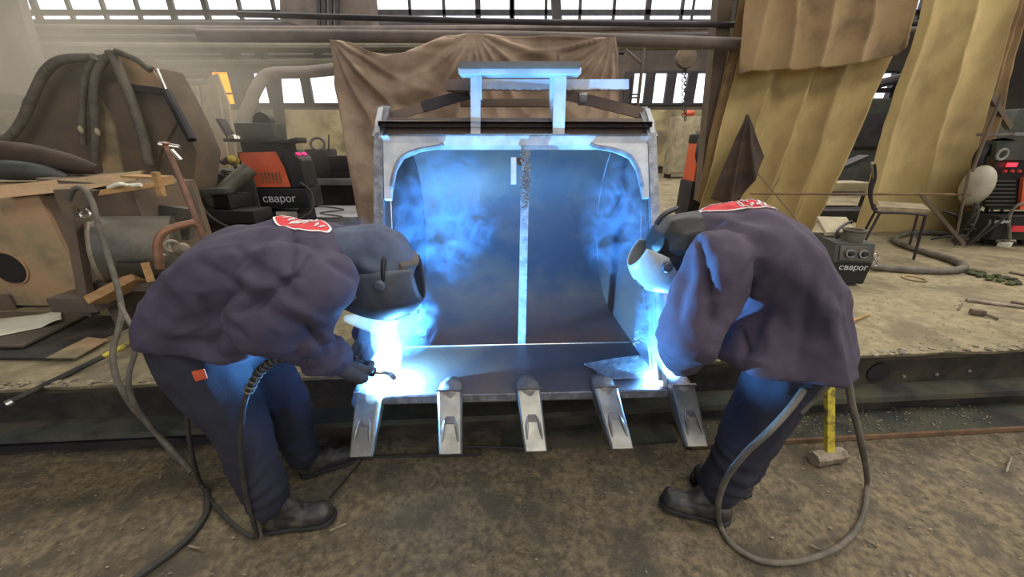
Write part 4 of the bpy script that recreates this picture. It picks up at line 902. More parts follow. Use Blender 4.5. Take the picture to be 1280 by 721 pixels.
def patch(jk, C, uax, vax, a, b, n, parent, rows, name='back_patch'):
    bv = bvh_of(jk); n = Vector(n).normalized(); C = Vector(C); uax = Vector(uax).normalized(); vax = Vector(vax); vax = (vax-uax*vax.dot(uax)).normalized()
    last = [0]
    def pj(x, y, off):
        p = C+uax*x+vax*y+n*.3; r = bv.ray_cast(p, -n)
        if r[0] is not None: last[0] = r[0].dot(n)
        return (r[0]+n*off) if r[0] is not None else C+n*(last[0]-C.dot(n))+uax*x+vax*y
    def dsk(r0, r1, off, nm, m):
        N = 40; K = 8; vs = []; fs = []
        for k in range(K+1):
            t = r0+(r1-r0)*k/K
            for i in range(N): q = 2*PI*i/N; vs.append(pj(a*t*math.cos(q), b*t*math.sin(q), off))
        for k in range(K):
            for i in range(N): fs.append((k*N+i, k*N+(i+1) % N, (k+1)*N+(i+1) % N, (k+1)*N+i))
        o = MB().add(vs, fs).build(nm, m, parent, None, sharp=None); md = o.modifiers.new('t', 'SOLIDIFY'); md.thickness = .002; return o
    dsk(0.02, 1, .003, name, 'red'); bd = dsk(.94, 1.02, .0045, 'patch_border', 'white')
    # worn white lettering strokes
    mb = MB()
    for (y0, x0, x1, h, cw) in rows:
        x = x0
        while x < x1:
            for k in range(3):
                p0 = (x+random.uniform(0, cw*.7), y0+random.uniform(-h/2, h/2)); p1 = (p0[0]+random.uniform(-cw*.3, cw*.4), p0[1]+random.uniform(.35, .9)*h*random.choice((-1, 1)))
                if (p1[0]/a)**2+(p1[1]/b)**2 > .85 or (p0[0]/a)**2+(p0[1]/b)**2 > .85: continue
                A, Bp = pj(*p0, .0055), pj(*p1, .0055)
                if (A-Bp).length > 1e-3: mb.bar(A, Bp, .0045, .002, n)
            x += cw
    mb.build('patch_lettering', 'white', parent)
def torch_gun(pts, tip, name, parent=None):
    pass
# ---------------- left welder
pl = blob('person', [
    [((-1.10, 1.16, .88), (.13, .16, .12)), ((-.88, 1.16, 1.06), (.12, .17, .11))], [((-.88, 1.16, 1.06), (.12, .17, .11)), ((-.66, 1.17, 1.11), (.08, .18, .09))],
    [((-.64, 1.17, 1.12), .06), ((-.53, 1.19, 1.12), .055)],
    [((-1.08, 1.07, .84), .10), ((-1.0, 1.05, .50), .065)], [((-1.0, 1.05, .50), .062), ((-.985, 1.035, .13), .045)],
    [((-1.06, 1.25, .84), .10), ((-.97, 1.25, .50), .065)], [((-.97, 1.25, .50), .062), ((-.985, 1.29, .12), .045)],
    [((-.64, 1.0, 1.12), .06), ((-.735, .945, 1.0), .048)], [((-.735, .945, 1.0), .045), ((-.64, 1.085, .80), .034)],
    [((-.62, 1.34, 1.12), .06), ((-.52, 1.42, .92), .048)], [((-.52, 1.42, .92), .045), ((-.60, 1.29, .76), .034)]]
    +head_hulls(V3(-.475, 1.205, 1.13), (-.1, .1, -1), (1, .05, -.12)), 'skin', None, .012, 4)
tag(pl, 'person in navy work jacket bending from the left over the left arc', 'person')
jl = blob('jacket', [
    [((-1.07, 1.16, .96), (.175, .205, .14)), ((-.88, 1.16, 1.115), (.17, .23, .145))],
    [((-.88, 1.16, 1.115), (.17, .23, .145)), ((-.74, 1.17, 1.145), (.14, .23, .125)), ((-.62, 1.18, 1.135), (.10, .22, .115))],
    [((-1.08, 1.16, .95), (.18, .205, .10)), ((-1.09, 1.16, .895), (.19, .205, .04)), ((-.93, 1.15, .86), (.14, .19, .04))],
    [((-.95, 1.15, .96), (.15, .18, .12)), ((-.78, 1.16, 1.04), (.12, .2, .11))], [((-.90, 1.12, .90), (.12, .15, .07)), ((-.83, 1.12, .98), (.12, .15, .09))],
    [((-.60, 1.18, 1.15), (.07, .10, .085)), ((-.54, 1.19, 1.145), (.03, .085, .075))],
    [((-.62, .985, 1.14), .105), ((-.73, .94, 1.015), .090)], [((-.565, 1.0, 1.12), .10), ((-.70, .95, 1.0), .085)], [((-.73, .94, 1.015), .090), ((-.665, 1.05, .865), .072)], [((-.60, 1.0, 1.06), .09), ((-.64, 1.0, .95), .07)], [((-.665, 1.05, .865), .074), ((-.640, 1.085, .795), .070)],
    [((-.60, 1.36, 1.12), .092), ((-.51, 1.42, .93), .078)], [((-.51, 1.42, .93), .078), ((-.59, 1.30, .78), .052)]],
    'jacket', pl, .0095, 5, folds(.019, .003, [((-.675, 1.03, .88), .16, (.35, .3, -.8), .008), ((-.60, 1.0, 1.12), .12, (.6, .2, -.6), .005)], 3, (.8, 0, .45), [(366, 292, 362, 345, 7, -.022), (395, 315, 372, 345, 6, -.018), (372, 345, 300, 392, 7, -.030), (300, 315, 372, 372, 8, -.014), (255, 330, 345, 402, 9, -.018), (270, 345, 352, 412, 6, .012), (240, 370, 310, 425, 8, -.012), (352, 305, 300, 345, 9, .012), (300, 345, 350, 365, 8, .012), (405, 320, 440, 350, 5, -.012), (330, 380, 400, 420, 5, -.010), (350, 372, 410, 402, 6, .010), (395, 415, 425, 425, 4, .010), (380, 400, 405, 438, 4, -.012), (215, 345, 260, 400, 9, .010)]))
patch(jl, (-.675, 1.15, 1.3), (.82, -.32, 0), (.3, .9, 0), .098, .058, (0, -.15, 1), jl, [(.018, -.07, .07, .030, .016), (-.012, -.05, .0, .02, .014)])
trl = blob('trousers', [
    [((-1.10, 1.16, .88), (.165, .19, .10)), ((-1.10, 1.16, .80), (.165, .19, .10))],
    [((-1.09, 1.08, .80), .125), ((-1.005, 1.055, .50), .092)], [((-1.005, 1.055, .50), .092), ((-.985, 1.035, .17), .078)],
    [((-1.06, 1.25, .80), .12), ((-.965, 1.25, .50), .090)], [((-.965, 1.25, .50), .090), ((-.99, 1.285, .16), .074)]],
    'trousers', pl, .010, 5, folds(.012, .003, [((-1.0, 1.05, .27), .22, (0, 0, 1), .010), ((-.98, 1.25, .25), .2, (0, 0, 1), .009), ((-.99, 1.05, .5), .15, (.2, 0, 1), .006)], 11, (0, 0, 1)))
bv = bvh_of(trl); p = at(250, 468, 1.0); h = bv.ray_cast(Vector(cam.location), (at(250, 468, 1.2)-Vector(cam.location)).normalized())
if h[0] is not None: MB().box(h[0]+h[1]*.003, (.032, .008, .036), rz=math.atan2(h[1].x, -h[1].y), bev=.002).build('pocket_label', 'orange', trl)
boot('boot', (-1.03, 1.03, 0.006), (-.76, 1.075, 0.006), (-.985, 1.035, .14), pl)
boot('boot', (-1.02, 1.29, 0.006), (-.80, 1.40, 0.006), (-.99, 1.29, .13), pl)
hood = blob('hood', [[((-.475, 1.205, 1.15), (.118, .112, .10)), ((-.45, 1.205, 1.12), (.115, .108, .09))], [((-.57, 1.18, 1.16), (.06, .09, .085)), ((-.485, 1.20, 1.155), (.10, .10, .092))], [((-.485, 1.20, 1.14), (.095, .10, .10)), ((-.43, 1.205, 1.13), (.08, .09, .085))], [((-.56, 1.18, 1.10), (.06, .09, .07)), ((-.50, 1.17, 1.06), (.06, .08, .05))]],
     'hood', pl, .008, 4, folds(.010, .003, [], 21, (1, 0, 0)))
mk = mask((-.470, 1.20, 1.065), (.12, .08, -1), (1, .05, .0), pl, 'mask', 'matt dark welding mask', .96, 'welding_mask', .155)
MB().tube([V3(-.375, 1.13, 1.125), V3(-.345, 1.2, 1.12), V3(-.365, 1.28, 1.125)], [.014, .020, .014], 10, 5).build('cap_peak', 'rustdark', pl)
HG = at(445, 460, 1.14)
gl = grip_hand('glove', HG, (.62, .25, -.62), (-.5, -.35, .55), (-.645, 1.09, .775), pl)
gl2 = grip_hand('glove', at(452, 440, 1.24), (.7, .1, -.5), (-.35, .4, .6), (-.595, 1.295, .755), pl)
t = thing('welding_torch', HG, 'welding torch held by the left welder with a ribbed cable sleeve', 'torch')
MB().tube([HG+V3(-.07, -.03, .05), HG+V3(-.02, -.005, .018), HG+V3(.03, .012, -.018), HG+V3(.055, .025, -.035)], .019, 12, 5).build('handle', 'black', t)
MB().tube([HG+V3(.055, .025, -.035), HG+V3(.085, .05, -.055), HG+V3(.09, .09, -.095)], [.008, .008, .009], 10, 5).build('swan_neck', 'chrome', t)
MB().lathe([(.012, 0), (.012, .04), (.010, .045)], HG+V3(.09, .085, -.085), (0.1, .5, -.8), 14).build('nozzle', 'copper', t)
CP = [HG+V3(-.07, -.03, .05), at(412, 448, 1.04), at(380, 446, .98), at(352, 447, .95), at(326, 463, .93), at(309, 492, .93), at(302, 530, .94), at(301, 575, .95), at(308, 620, .95), at(319, 660, .96)]
g = onz(320, 672, .012); CP += [V3(g.x, g.y, .014), onz(300, 662, .014), onz(272, 636, .014), onz(252, 606, .02), at(242, 575, 1.17), at(235, 535, 1.18), at(234, 490, 1.2)]
MB().tube(CP, .0085, 10, 8).build('torch_cable', 'rubber', t, 'black cable with dusty sheen')
b = MB(); Q = spline(CP[1:6], 10)
for i in range(0, len(Q)-1, 2): b.ring(Q[i], .0125, .0028, Q[i+1]-Q[i], 14, 6)
b.build('ribbed_sleeve', 'greyrubber', t)
G2 = [onz(258, 612, .014), onz(258, 640, .012), onz(240, 668, .012), onz(215, 690, .012), onz(185, 712, .012), onz(150, 738, .012)]
MB().tube(G2, .013, 10, 8).build('floor_cable', 'rubber', None, 'thick dusty cable running to the bottom left of the floor', 'cable')
# ---------------- right welder
prt = blob('person', [
    [((1.02, 1.17, .88), (.13, .15, .12)), ((.90, 1.2, 1.10), (.12, .16, .12))], [((.90, 1.2, 1.10), (.12, .16, .11)), ((.76, 1.22, 1.18), (.10, .18, .08))],
    [((.70, 1.23, 1.2), .06), ((.60, 1.24, 1.22), .055)],
    [((.99, 1.09, .84), .10), ((.945, 1.11, .47), .065)], [((.945, 1.11, .47), .062), ((.87, 1.11, .12), .045)],
    [((1.05, 1.26, .84), .10), ((1.10, 1.26, .47), .065)], [((1.10, 1.26, .47), .062), ((1.05, 1.21, .12), .045)],
    [((.66, 1.05, 1.17), .06), ((.56, 1.01, .93), .05)], [((.56, 1.01, .93), .046), ((.66, 1.18, .72), .034)],
    [((.76, 1.40, 1.15), .06), ((.88, 1.42, .93), .05)], [((.88, 1.42, .93), .046), ((.78, 1.28, .80), .034)]]
    +head_hulls(V3(.605, 1.245, 1.165), (-.4, .1, -.9), (-.9, 0, .4), .95), 'skin', None, .012, 4)
tag(prt, 'person in navy work jacket stooping from the right over the right arc', 'person')
jr = blob('jacket', [
    [((.985, 1.165, .95), (.155, .205, .15)), ((.885, 1.2, 1.12), (.14, .22, .15))],
    [((.885, 1.2, 1.12), (.14, .22, .15)), ((.80, 1.225, 1.20), (.14, .225, .115)), ((.72, 1.225, 1.20), (.11, .22, .10))],
    [((.985, 1.165, .95), (.155, .205, .12)), ((1.01, 1.15, .785), (.225, .215, .035)), ((.87, 1.15, .80), (.14, .19, .03))],
    [((.92, 1.2, 1.0), (.13, .2, .13)), ((.88, 1.18, .84), (.11, .18, .06))],
    [((.68, 1.235, 1.2), (.07, .11, .085)), ((.635, 1.24, 1.20), (.03, .085, .07))],
    [((.635, 1.055, 1.165), .100), ((.565, 1.01, .93), .090)], [((.64, 1.06, 1.10), .09), ((.58, 1.02, .95), .088)], [((.565, 1.01, .93), .090), ((.60, 1.10, .82), .072)], [((.60, 1.10, .82), .072), ((.665, 1.19, .715), .050)],
    [((.76, 1.41, 1.15), .09), ((.88, 1.43, .93), .078)], [((.88, 1.43, .93), .078), ((.78, 1.29, .815), .05)]],
    'jacket2', prt, .0095, 5, folds(.018, .003, [((.575, 1.03, .90), .15, (.2, .3, -.8), .006), ((.70, 1.1, 1.08), .12, (.6, .2, .6), .004)], 33, (-.5, .1, .8), [(872, 300, 890, 365, 7, -.022), (905, 315, 885, 360, 8, .012), (868, 280, 850, 300, 6, -.012), (940, 330, 900, 405, 10, -.016), (985, 300, 935, 380, 9, .012), (1010, 350, 1000, 440, 9, -.010), (1035, 370, 1045, 440, 8, .010), (960, 380, 930, 450, 9, -.012), (930, 415, 935, 445, 3, -.016), (905, 445, 960, 455, 6, .010), (885, 340, 888, 400, 7, -.022), (835, 310, 842, 380, 8, .010), (858, 330, 850, 400, 7, -.010)]))
patch(jr, (.79, 1.19, 1.5), (1, .0, -.12), (0, 1, 0), .12, .075, (.1, -.25, 1), jr, [(.0, -.02, .11, .03, .016), (-.042, -.02, .08, .022, .014), (.04, -.08, .08, .03, .016)])
blob('trousers', [
    [((1.02, 1.17, .86), (.165, .18, .10)), ((1.02, 1.17, .78), (.17, .18, .10))],
    [((.985, 1.09, .79), .125), ((.945, 1.11, .47), .10)], [((.945, 1.11, .47), .10), ((.885, 1.11, .15), .084)],
    [((1.06, 1.26, .79), .115), ((1.10, 1.26, .47), .086)], [((1.10, 1.26, .47), .086), ((1.05, 1.215, .13), .072)]],
    'trousers', prt, .010, 5, folds(.013, .003, [((.90, 1.11, .27), .22, (0, 0, 1), .011), ((1.07, 1.23, .22), .2, (0, 0, 1), .009)], 41, (0, 0, 1)))
boot('boot', (.92, 1.06, .006), (.66, 1.14, .016), (.88, 1.10, .13), prt)
boot('boot', (1.09, 1.19, .006), (.86, 1.27, .006), (1.05, 1.21, .12), prt)
blob('helmet_cap', [[((.63, 1.245, 1.185), (.10, .11, .105)), ((.585, 1.245, 1.175), (.108, .114, .105))], [((.60, 1.245, 1.15), (.10, .112, .10)), ((.58, 1.245, 1.14), (.10, .11, .09))]], 'black', prt, .007, 3)
mask((.545, 1.235, 1.105), (-.45, .08, -.88), (-.80, 0, .6), prt, 'visor', 'pale visor shell of the helmet', .74, 'visor_shell')
MB().tube([at(820, 280, 1.17), at(830, 268, 1.17), at(846, 260, 1.20)], .009, 8, 5).build('helmet_ridge', 'black', prt)
GR = V3(.70, 1.245, .675)
grip_hand('glove', GR, (.15, .6, -.6), (-.3, -.5, .7), (.665, 1.19, .725), prt)
G3 = at(893, 392, 1.22)
grip_hand('glove', G3, (.5, .2, .7), (.3, .7, -.2), (.785, 1.29, .81), prt)
t = thing('welding_torch', GR, 'welding torch held by the right welder with its cable looping to the floor', 'torch')
MB().tube([GR+V3(-.02, -.07, .06), GR+V3(0, 0, 0), GR+V3(.005, .03, -.03)], .017, 12, 5).build('handle', 'black', t)
MB().tube([GR+V3(.005, .03, -.03), GR+V3(.005, .06, -.06), GR+V3(-.005, .09, -.105)], .008, 10, 5).build('swan_neck', 'chrome', t)
RC = [GR+V3(-.02, -.07, .06), V3(.80, 1.0, .66), V3(1.0, 1.0, .64), at(1052, 470, .98), at(1066, 510, .98), at(1078, 560, 1.0), onz(1084, 600, .05), onz(1080, 640, .014), onz(1062, 672, .014), onz(1030, 692, .014), onz(990, 702, .014), onz(950, 700, .014), onz(915, 680, .014), onz(900, 655, .03), at(898, 628, .96), at(908, 598, .93), at(932, 566, .90), at(960, 540, .89), at(986, 512, .92), at(1004, 488, .97)]
MB().tube(RC[2:], .0105, 10, 8).build('torch_cable', 'greyrubber', t, 'dusty grey cable loop')
MB().tube([G3+V3(-.05, -.02, -.03), G3, G3+V3(.045, .015, .055)], .008, 10, 4).build('filler_rod', 'chrome', None, 'short bright rod in the right welder far hand', 'rod')
# ================================================================== SLEDGEHAMMER
t = thing('sledgehammer', onz(1030, 575, 0), 'sledgehammer with worn yellow handle standing on its head by the right welder', 'hammer')
hc = onz(1032, 577, 0)+V3(0, 0, .036)
R = Euler((0, 0, .18)).to_matrix(); b = MB(); vs = []
prof = [(-.088, .032), (-.064, .037), (-.02, .035), (.02, .035), (.064, .037), (.088, .032)]
for x, r in prof:
    for k in range(8): a = PI/8+k*PI/4; vs.append(hc+R@Vector((x, r*1.08*math.cos(a), r*1.08*math.sin(a))))
fs = [(8*i+j, 8*i+(j+1) % 8, 8*i+8+(j+1) % 8, 8*i+8+j) for i in range(5) for j in range(8)]+[tuple(range(7, -1, -1)), tuple(40+j for j in range(8))]
b.add(vs, fs).build('hammer_head', 'hammer', t)
MB().bar(hc+V3(0, 0, .02), at(1037, 462, 1.50), .036, .024, (0, -1, 0)).build('hammer_handle', 'yellow', t)
# ================================================================== LEFT FOREGROUND
t = thing('rusty_steel_box', dk(100, 390), 'big rusty fabricated steel box with a dark round hole at the left edge', 'steel box')
bx1 = at(112, 390, 2.25).x; zt = at(60, 232, 2.25).z
L = -3.75
MB().box(((L+bx1)/2, 2.55, (zt+DK)/2+.012), (bx1-L, .55, zt-DK-.02), bev=.01).build('front_block', 'rust', t)
MB().prism([V3(bx1, 2.30, DK+.01), V3(bx1+.50, 2.36, DK+.01), V3(bx1+.50, 2.36, zt-.02), V3(bx1, 2.30, zt+.04)], (0, .5, 0)).build('side_block', 'rustdark', t)
MB().prism([at(0, 232, 2.23), at(178, 213, 2.45), at(170, 225, 2.42), at(112, 236, 2.24), at(0, 248, 2.22)], (0, .02, 0)).build('top_flap', 'rust', t)
p = at(12, 335, 2.268); MB().lathe([(.115, -.004), (.115, .004), (.09, .004), (.088, -.002)], p+V3(0, .0, 0), (0, -1, 0), 28).build('hole_rim', 'rust', t)
MB().lathe([(.105, -.002), (.105, .010)], p, (0, -1, 0), 28).build('round_hole', 'black', t)
MB().box(at(2, 385, 2.26), (.2, .02, .2), bev=.01).build('patch_plate', 'rustdark', t)
MB().bar(at(0, 395, 2.2), at(210, 392, 2.3), .10, .03).build('base_skid', 'rustdark', t)
# rolled tarps on top
for k, (p0, p1, p2, r, m, lb) in enumerate(((( -20, 190), (60, 200), (122, 212), .085, 'leather', 'dark rolled cover lying on the rusty steel box, upper one'), ((-20, 212), (40, 214), (85, 222), .06, 'greymach', 'olive rolled cover lying on the rusty steel box, lower one'))):
    MB().tube([at(*p0, 2.5-.1*k), at(*p1, 2.5-.1*k), at(*p2, 2.55-.1*k)], [r, r*1.05, r*.8, r*.35], 14, 8).build('rolled_cover', m, None, lb, 'cover')
# the big dark loader bucket behind with hoses
t = thing('rusty_loader_bucket', V3(at(120, 200, 3.6).x, 3.9, DK), 'large rusty loader bucket with sagging hoses behind the rusty steel box', 'bucket')
PO = [(18, 245), (14, 180), (28, 125), (56, 84), (75, 74), (120, 69), (148, 64), (192, 84), (208, 112), (228, 150), (246, 190), (240, 250)]
MB().prism([at(x, y, 3.6) for x, y in PO], (0, .30, 0)).build('body', 'rustdark', t)
MB().prism([at(x, y, 3.58) for x, y in ((150, 68), (190, 86), (206, 112), (160, 108), (148, 84))], (0, .04, 0)).build('upper_panel', 'rust', t)
MB().prism([at(x, y, 3.57) for x, y in ((118, 100), (160, 108), (208, 114), (222, 150), (200, 190), (190, 245), (138, 245), (124, 150))], (0, .035, 0)).build('cheek_panel', 'rustdark', t)
MB().prism([at(x, y, 3.55) for x, y in ((122, 120), (140, 150), (158, 240), (132, 240), (124, 170))], (0, .035, 0)).build('patch_panel', 'rust', t)
MB().bar(at(158, 108, 3.53), at(210, 115, 3.53), .03, .05).build('rib', 'steeldark', t)
MB().tube([at(208, 114, 3.5), at(240, 175, 3.4)], .035, 10).build('ram', 'steeldark', t)
MB().tube([at(196, 86, 3.53), at(203, 103, 3.52), at(208, 115, 3.5)], .015, 8, 4).build('edge_pipe', 'chrome', t)
hs = [([(-10, 168), (10, 172), (28, 150), (42, 118), (58, 88), (80, 74), (118, 72)], .034, 'longest one arching to the left edge'),
      ([(118, 72), (108, 95), (103, 130), (104, 180)], .026, 'straight one left of the middle'), ([(140, 66), (124, 85), (117, 115), (120, 170), (118, 200)], .03, 'bent one in the middle'),
      ([(138, 64), (150, 90), (166, 130), (180, 175), (186, 205)], .037, 'fat one falling to the right'), ([(145, 64), (170, 74), (188, 88)], .025, 'short one along the top right')]
for pts, r, lb in hs:
    MB().tube([at(x, y, 3.48) for x, y in pts], r, 12, 6).build('hydraulic_hose', 'greyrubber', None, 'dusty hose draped over the rusty loader bucket, %s' % lb, 'hose', 'hoses draped over the loader bucket')
for k, (px, py) in enumerate(((101, 162), (122, 165))): MB().ball(at(px, py, 3.42), .03, 2, (.018, .02, .034)).build('hose_coupling', 'cabinet', None, ('pale hose coupling on the loader bucket, left one', 'pale hose coupling on the loader bucket, right one')[k], 'coupling')
# rusty sheets leaning left of the amber window
for k, (x0, x1, y0, y1) in enumerate(((224, 246, 108, 200), (250, 272, 106, 195))):
    MB().prism([at(x0, y0, 5.6), at(x1, y0-1, 5.6), at(x1+20, 252, 5.6), at(x0+20, 252, 5.6)], (0, .03, 0)).build('rusty_sheet', 'rust', None, ('rusty sheet leaning behind the loader bucket, left of two', 'rusty sheet leaning behind the loader bucket, right of two')[k], 'sheet', 'rusty sheets leaning at the left')
MB().prism([at(258, 97, 6.4), at(271, 92, 6.4), at(285, 128, 6.4), at(304, 256, 6.4), at(282, 256, 6.4)], (0, .04, 0)).build('dark_board', 'rust', None, 'tapering brown board just below the amber window', 'board')
MB().box(at(258, 235, 4.6)+V3(0, .3, -.25), (1.3, .5, .9), bev=.02).build('steel_cabinet', 'steeldark', None, 'dark low steel cabinet behind the crossed tee handle', 'cabinet')
# drum (horizontal roll) and its stand
t = thing('steel_drum', dk(170, 385), 'dark steel drum lying on a stand beside the rusty steel box', 'drum')
A, Bq = at(128, 312, 2.02), at(222, 308, 2.2); r = .19
MB().tube([A, Bq], r, 32).build('shell', 'drum', t)
MB().ring(A, r*.96, .012, (Bq-A), 32).build('end_rim', 'hammer', t)
b = MB(); c_ = (A+Bq)/2
MB().box((c_.x, c_.y, A.z-r-.03), (.55, .26, .05)).build('cradle', 'rustdark', t)
for i in (-1, 1): MB().box((c_.x+i*.2, c_.y, (A.z-r-.05+DK)/2), (.05, .24, A.z-r-.05-DK)).build('cradle_leg', 'rustdark', t)
# stand with hose hook, C pipe, wood
t = thing('hose_stand', dk(118, 392), 'rusty post with plate head holding a looped hose', 'stand')
MB().bar(at(88, 255, 1.95), at(108, 372, 1.92), .055, .04, (0, -1, 0)).build('post', 'rustdark', t)
MB().prism([at(66, 237, 1.93), at(90, 236, 1.93), at(118, 238, 1.96), at(108, 262, 1.96), at(74, 260, 1.93)], (0, .03, 0)).build('head_plate', 'rustdark', t)
MB().box(at(108, 375, 1.95), (.26, .16, .09), bev=.01).build('foot_block', 'rustdark', t)
MB().tube([at(98, 270, 1.9), at(112, 272, 1.9)], .022, 12).build('valve', 'chrome', t)
MB().ring(at(107, 268, 1.88), .026, .006, (0, -1, .2), 16).build('valve_ring', 'chrome', t)
MB().bar(at(113, 392, 1.94), at(113, 378, 1.94), .06, .05, (0, -1, 0)).build('foot_leg', 'rustdark', t)
HP = [at(86, 250, 1.85), at(92, 237, 1.85), at(104, 236, 1.85), at(115, 252, 1.84), at(124, 285, 1.8), at(135, 320, 1.76), at(145, 352, 1.7), at(152, 385, 1.62)]
MB().tube(HP+[at(148, 412, 1.5), at(141, 440, 1.44), at(145, 470, 1.38), at(160, 500, 1.36), at(185, 530, 1.38), at(215, 562, 1.36), onz(240, 590, .014)], .012, 10, 7).build('hanging_hose', 'greyrubber', None, 'dusty twin hose hanging off the stand to the floor, left strand', 'hose')
MB().tube([at(150, 380, 1.60), at(160, 400, 1.52), at(169, 415, 1.47), at(169, 440, 1.43), at(161, 470, 1.38), at(166, 500, 1.36), at(190, 535, 1.37), onz(222, 575, .016)], .010, 10, 7).build('hanging_hose', 'greyrubber', None, 'dusty twin hose hanging off the stand to the floor, right strand', 'hose')
MB().tube([at(200, 335, 1.75), at(198, 322, 1.75), at(197, 305, 1.76), at(204, 291, 1.78), at(222, 283, 1.82), at(245, 278, 1.86)], .019, 12, 6).build('bent_pipe', 'copper', None, 'copper coloured bent pipe beside the steel drum', 'pipe')
b = MB().ring(at(205, 312, 1.9), .035, .010, (0, -1, 0), 14).ring(at(216, 308, 1.9), .03, .010, (.4, -1, 0), 14).ball(at(228, 312, 1.92), .04, 2)
tag(b.build('fittings', 'hammer', None), 'bright pipe fittings behind the copper coloured pipe', 'fittings', None, 'stuff')
MB().bar(at(112, 243, 2.1), at(218, 227, 2.35), .03, .07, (0, -1, .0)).build('wood_plank', 'wood', None, 'pale plank lying across the top of the drum stand', 'plank')
MB().bar(at(194, 215, 2.2), at(203, 245, 2.2), .03, .03).build('wood_batten', 'wood', None, 'short batten leaning on the pale plank', 'batten')
MB().box(at(185, 221, 2.35), (.22, .12, .015), ry=.05).build('wood_tray', 'wood', None, 'thin board behind the short batten', 'board')
MB().bar(at(118, 376, 1.9), at(176, 346, 2.0), .05, .10, (0, -1, .4)).build('wood_offcut', 'wood', None, 'timber offcut below the steel drum', 'timber')
MB().bar(at(181, 328, 1.9), at(189, 352, 1.88), .03, .03).build('wood_peg', 'wood', None, 'upright wooden peg beside the timber offcut', 'peg')
MB().tube([at(148, 327, 1.9), at(181, 326, 1.9)], .008, 8).build('thin_bar', 'steeldark', None, 'thin bar resting on the upright wooden peg', 'bar')
MB().tube([at(136, 235, 2.15), at(150, 230, 2.15), at(160, 232, 2.2), at(176, 231, 2.2)], .012, 8, 5).build('white_cord', 'paper', None, 'bundle of white cord on the pale plank', 'cord')
t = thing('tee_handle_bar', dk(252, 330), 'long rusty bar with a bright tee handle leaning near the left welder', 'bar')
MB().tube([at(207, 178, 2.0), at(213, 195, 2.0), at(252, 292, 1.95), at(290, 412, 1.9)], .015, 10, 5).build('shaft', 'copper', t)
MB().tube([at(199, 180, 2.0), at(225, 184, 2.02)], .011, 10).build('tee_handle', 'chrome', t)
MB().tube([at(214, 187, 1.98), at(226, 200, 1.99)], .012, 8).build('clamp', 'chrome', t)
MB().bar(at(238, 230, 2.05), at(256, 290, 2.0), .02, .02).build('side_bar', 'rustdark', t)
MB().prism([at(150, 262, 2.5), at(190, 255, 2.5), at(240, 262, 2.5), at(236, 300, 2.4), at(150, 300, 2.4)], (0, .05, 0)).build('backing_sheet', 'drum', None, 'grey sheet standing behind the steel drum', 'sheet')
# plates, paper, rod on the left deck
def flat(pix, h, th, name, m, label, cat):
    P = [dk(x, y, h) for x, y in pix]; return MB().prism(P, (0, 0, th)).build(name, m, None, label, cat)
flat([(-80, 392), (116, 392), (30, 434), (-80, 436)], .03, .012, 'base_plate', 'rustdark', 'brown steel plate under the white paper', 'plate')
flat([(-80, 450), (60, 450), (190, 398), (112, 396), (30, 438), (-80, 440)], .006, .014, 'steel_plate', 'beam', 'dark oily plate in front of the brown one', 'plate')
flat([(58, 448), (95, 448), (135, 425), (110, 422)], .024, .006, 'scrap_strip', 'rust', 'short reddish strip on the dark oily plate', 'strip')
for px, py in ((10, 400), (90, 400)): MB().box(dk(px, py, .014), (.08, .05, .027)).build('packing_block', 'wood', None, 'packing block under the brown plate, %s one' % ('left' if px < 50 else 'right'), 'block')
def paper_f(u, v):
    a = dk(-40, 402, .046).lerp(dk(78, 390, .046), u); c = dk(-40, 428, .046).lerp(dk(80, 404, .046), u); p = a.lerp(c, v)
    return p+V3(0, 0, .022*max(0, math.sin(u*7+1))*(.4+v*.8)+.01*math.sin(v*3))
cloth('paper_sheet', 40, 16, paper_f, 'paper', 'crumpled white paper sheet on the brown plate', 'paper', .001)
t = thing('long_rod', dk(110, 450), 'long thin pole with yellow end lying over the left platform edge', 'rod')
a, c = at(16, 501, 1.33), at(196, 413, 1.78)
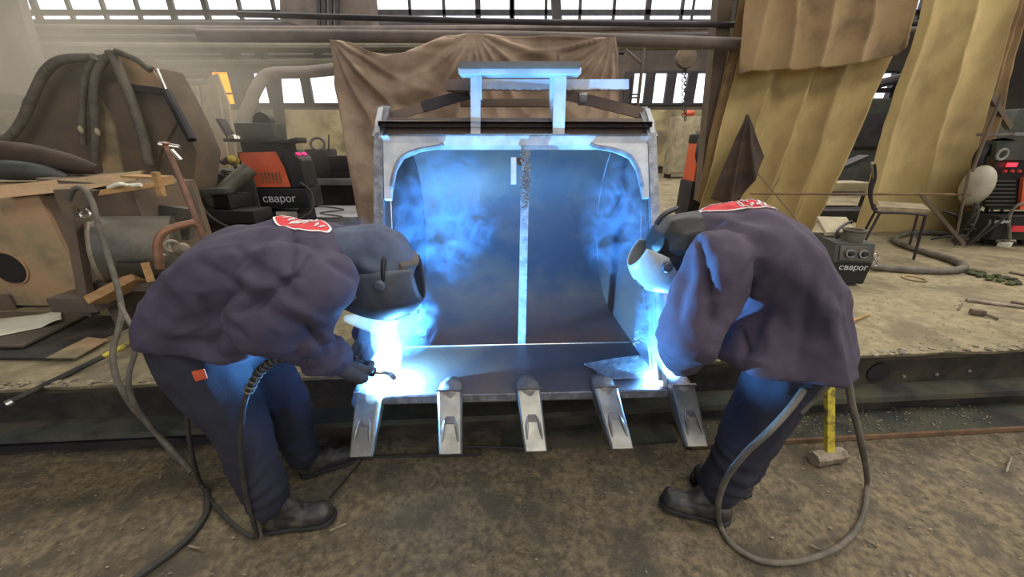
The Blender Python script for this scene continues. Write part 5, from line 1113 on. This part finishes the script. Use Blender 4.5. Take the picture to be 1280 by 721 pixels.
MB().tube([a, a.lerp(c, .58)], .013, 10).build('rod_shaft', 'beam', t); MB().tube([a.lerp(c, .58), c], .0135, 10).build('yellow_end', 'yellow', t); MB().tube([a-(c-a).normalized()*.02, a], .015, 10).build('brass_tip', 'chrome', t)
MB().tube([dk(205, 460, .01), dk(222, 452, .01)], .008, 8).build('steel_pin', 'steeldark', None, 'small dark pin on the deck left of the left welder leg', 'pin')
# thin rods and litter on the floor
MB().tube([onz(425, 572, .012), onz(603, 567, .012)], .006, 8).build('electrode_rod', 'steeldark', None, 'thin dark rod on the floor under the left tooth', 'rod')
MB().tube([onz(575, 557, .03), onz(690, 561, .03)], .007, 8).build('electrode_rod', 'steeldark', None, 'thin dark rod on the floor under the middle teeth', 'rod')
MB().tube([onz(455, 572, .012), onz(412, 622, .012)], .004, 6).build('wire_piece', 'steeldark', None, 'bent wire beside the left welder front boot', 'wire')
for k, (p0, p1, lb) in enumerate((((412, 663), (434, 654), 'right of the left welder boot'), ((236, 682), (252, 686), 'near the bottom left cable'), ((1012, 680), (1030, 690), 'inside the right cable loop'), ((1080, 672), (1096, 684), 'right of the right cable loop'), ((1258, 590), (1264, 572), 'at the far right by the plate edge'))):
    MB().tube([onz(*p0, .008), onz(*p1, .008)], .004, 6).build('wire_stub', 'debris', None, 'pale wire stub on the floor %s' % lb, 'wire')
b = MB()
for i in range(1500):
    x, y = random.uniform(-2.4, 2.9), random.uniform(.55, 1.45); s = random.choice((.0012, .0015, .002, .002, .003, .0045)); b.ball((x, y, .002+.010*nz3((x, y, 0), 2.2)), s, 1, (s*random.uniform(.8, 2.2), s, s*.6))
tag(b.build('slag_litter', 'debris'), 'small bits of slag and grit strewn over the floor', 'litter', None, 'stuff')
b = MB()
for i in range(500):
    px, py = random.uniform(900, 1280), random.uniform(300, 436); p = dk(px, py, .004); s = random.choice((.002, .003, .004)); b.ball(p, s, 1, (s*2, s, s*.6))
for i in range(260):
    x = random.uniform(1.0, 2.8); b.ball((x, edge_y(x, random.uniform(-.12, .05)), .026), .005, 1, (random.uniform(.003, .012), .004, .003))
tag(b.build('deck_litter', 'debris'), 'grit and scraps scattered over the platform', 'litter', None, 'stuff')
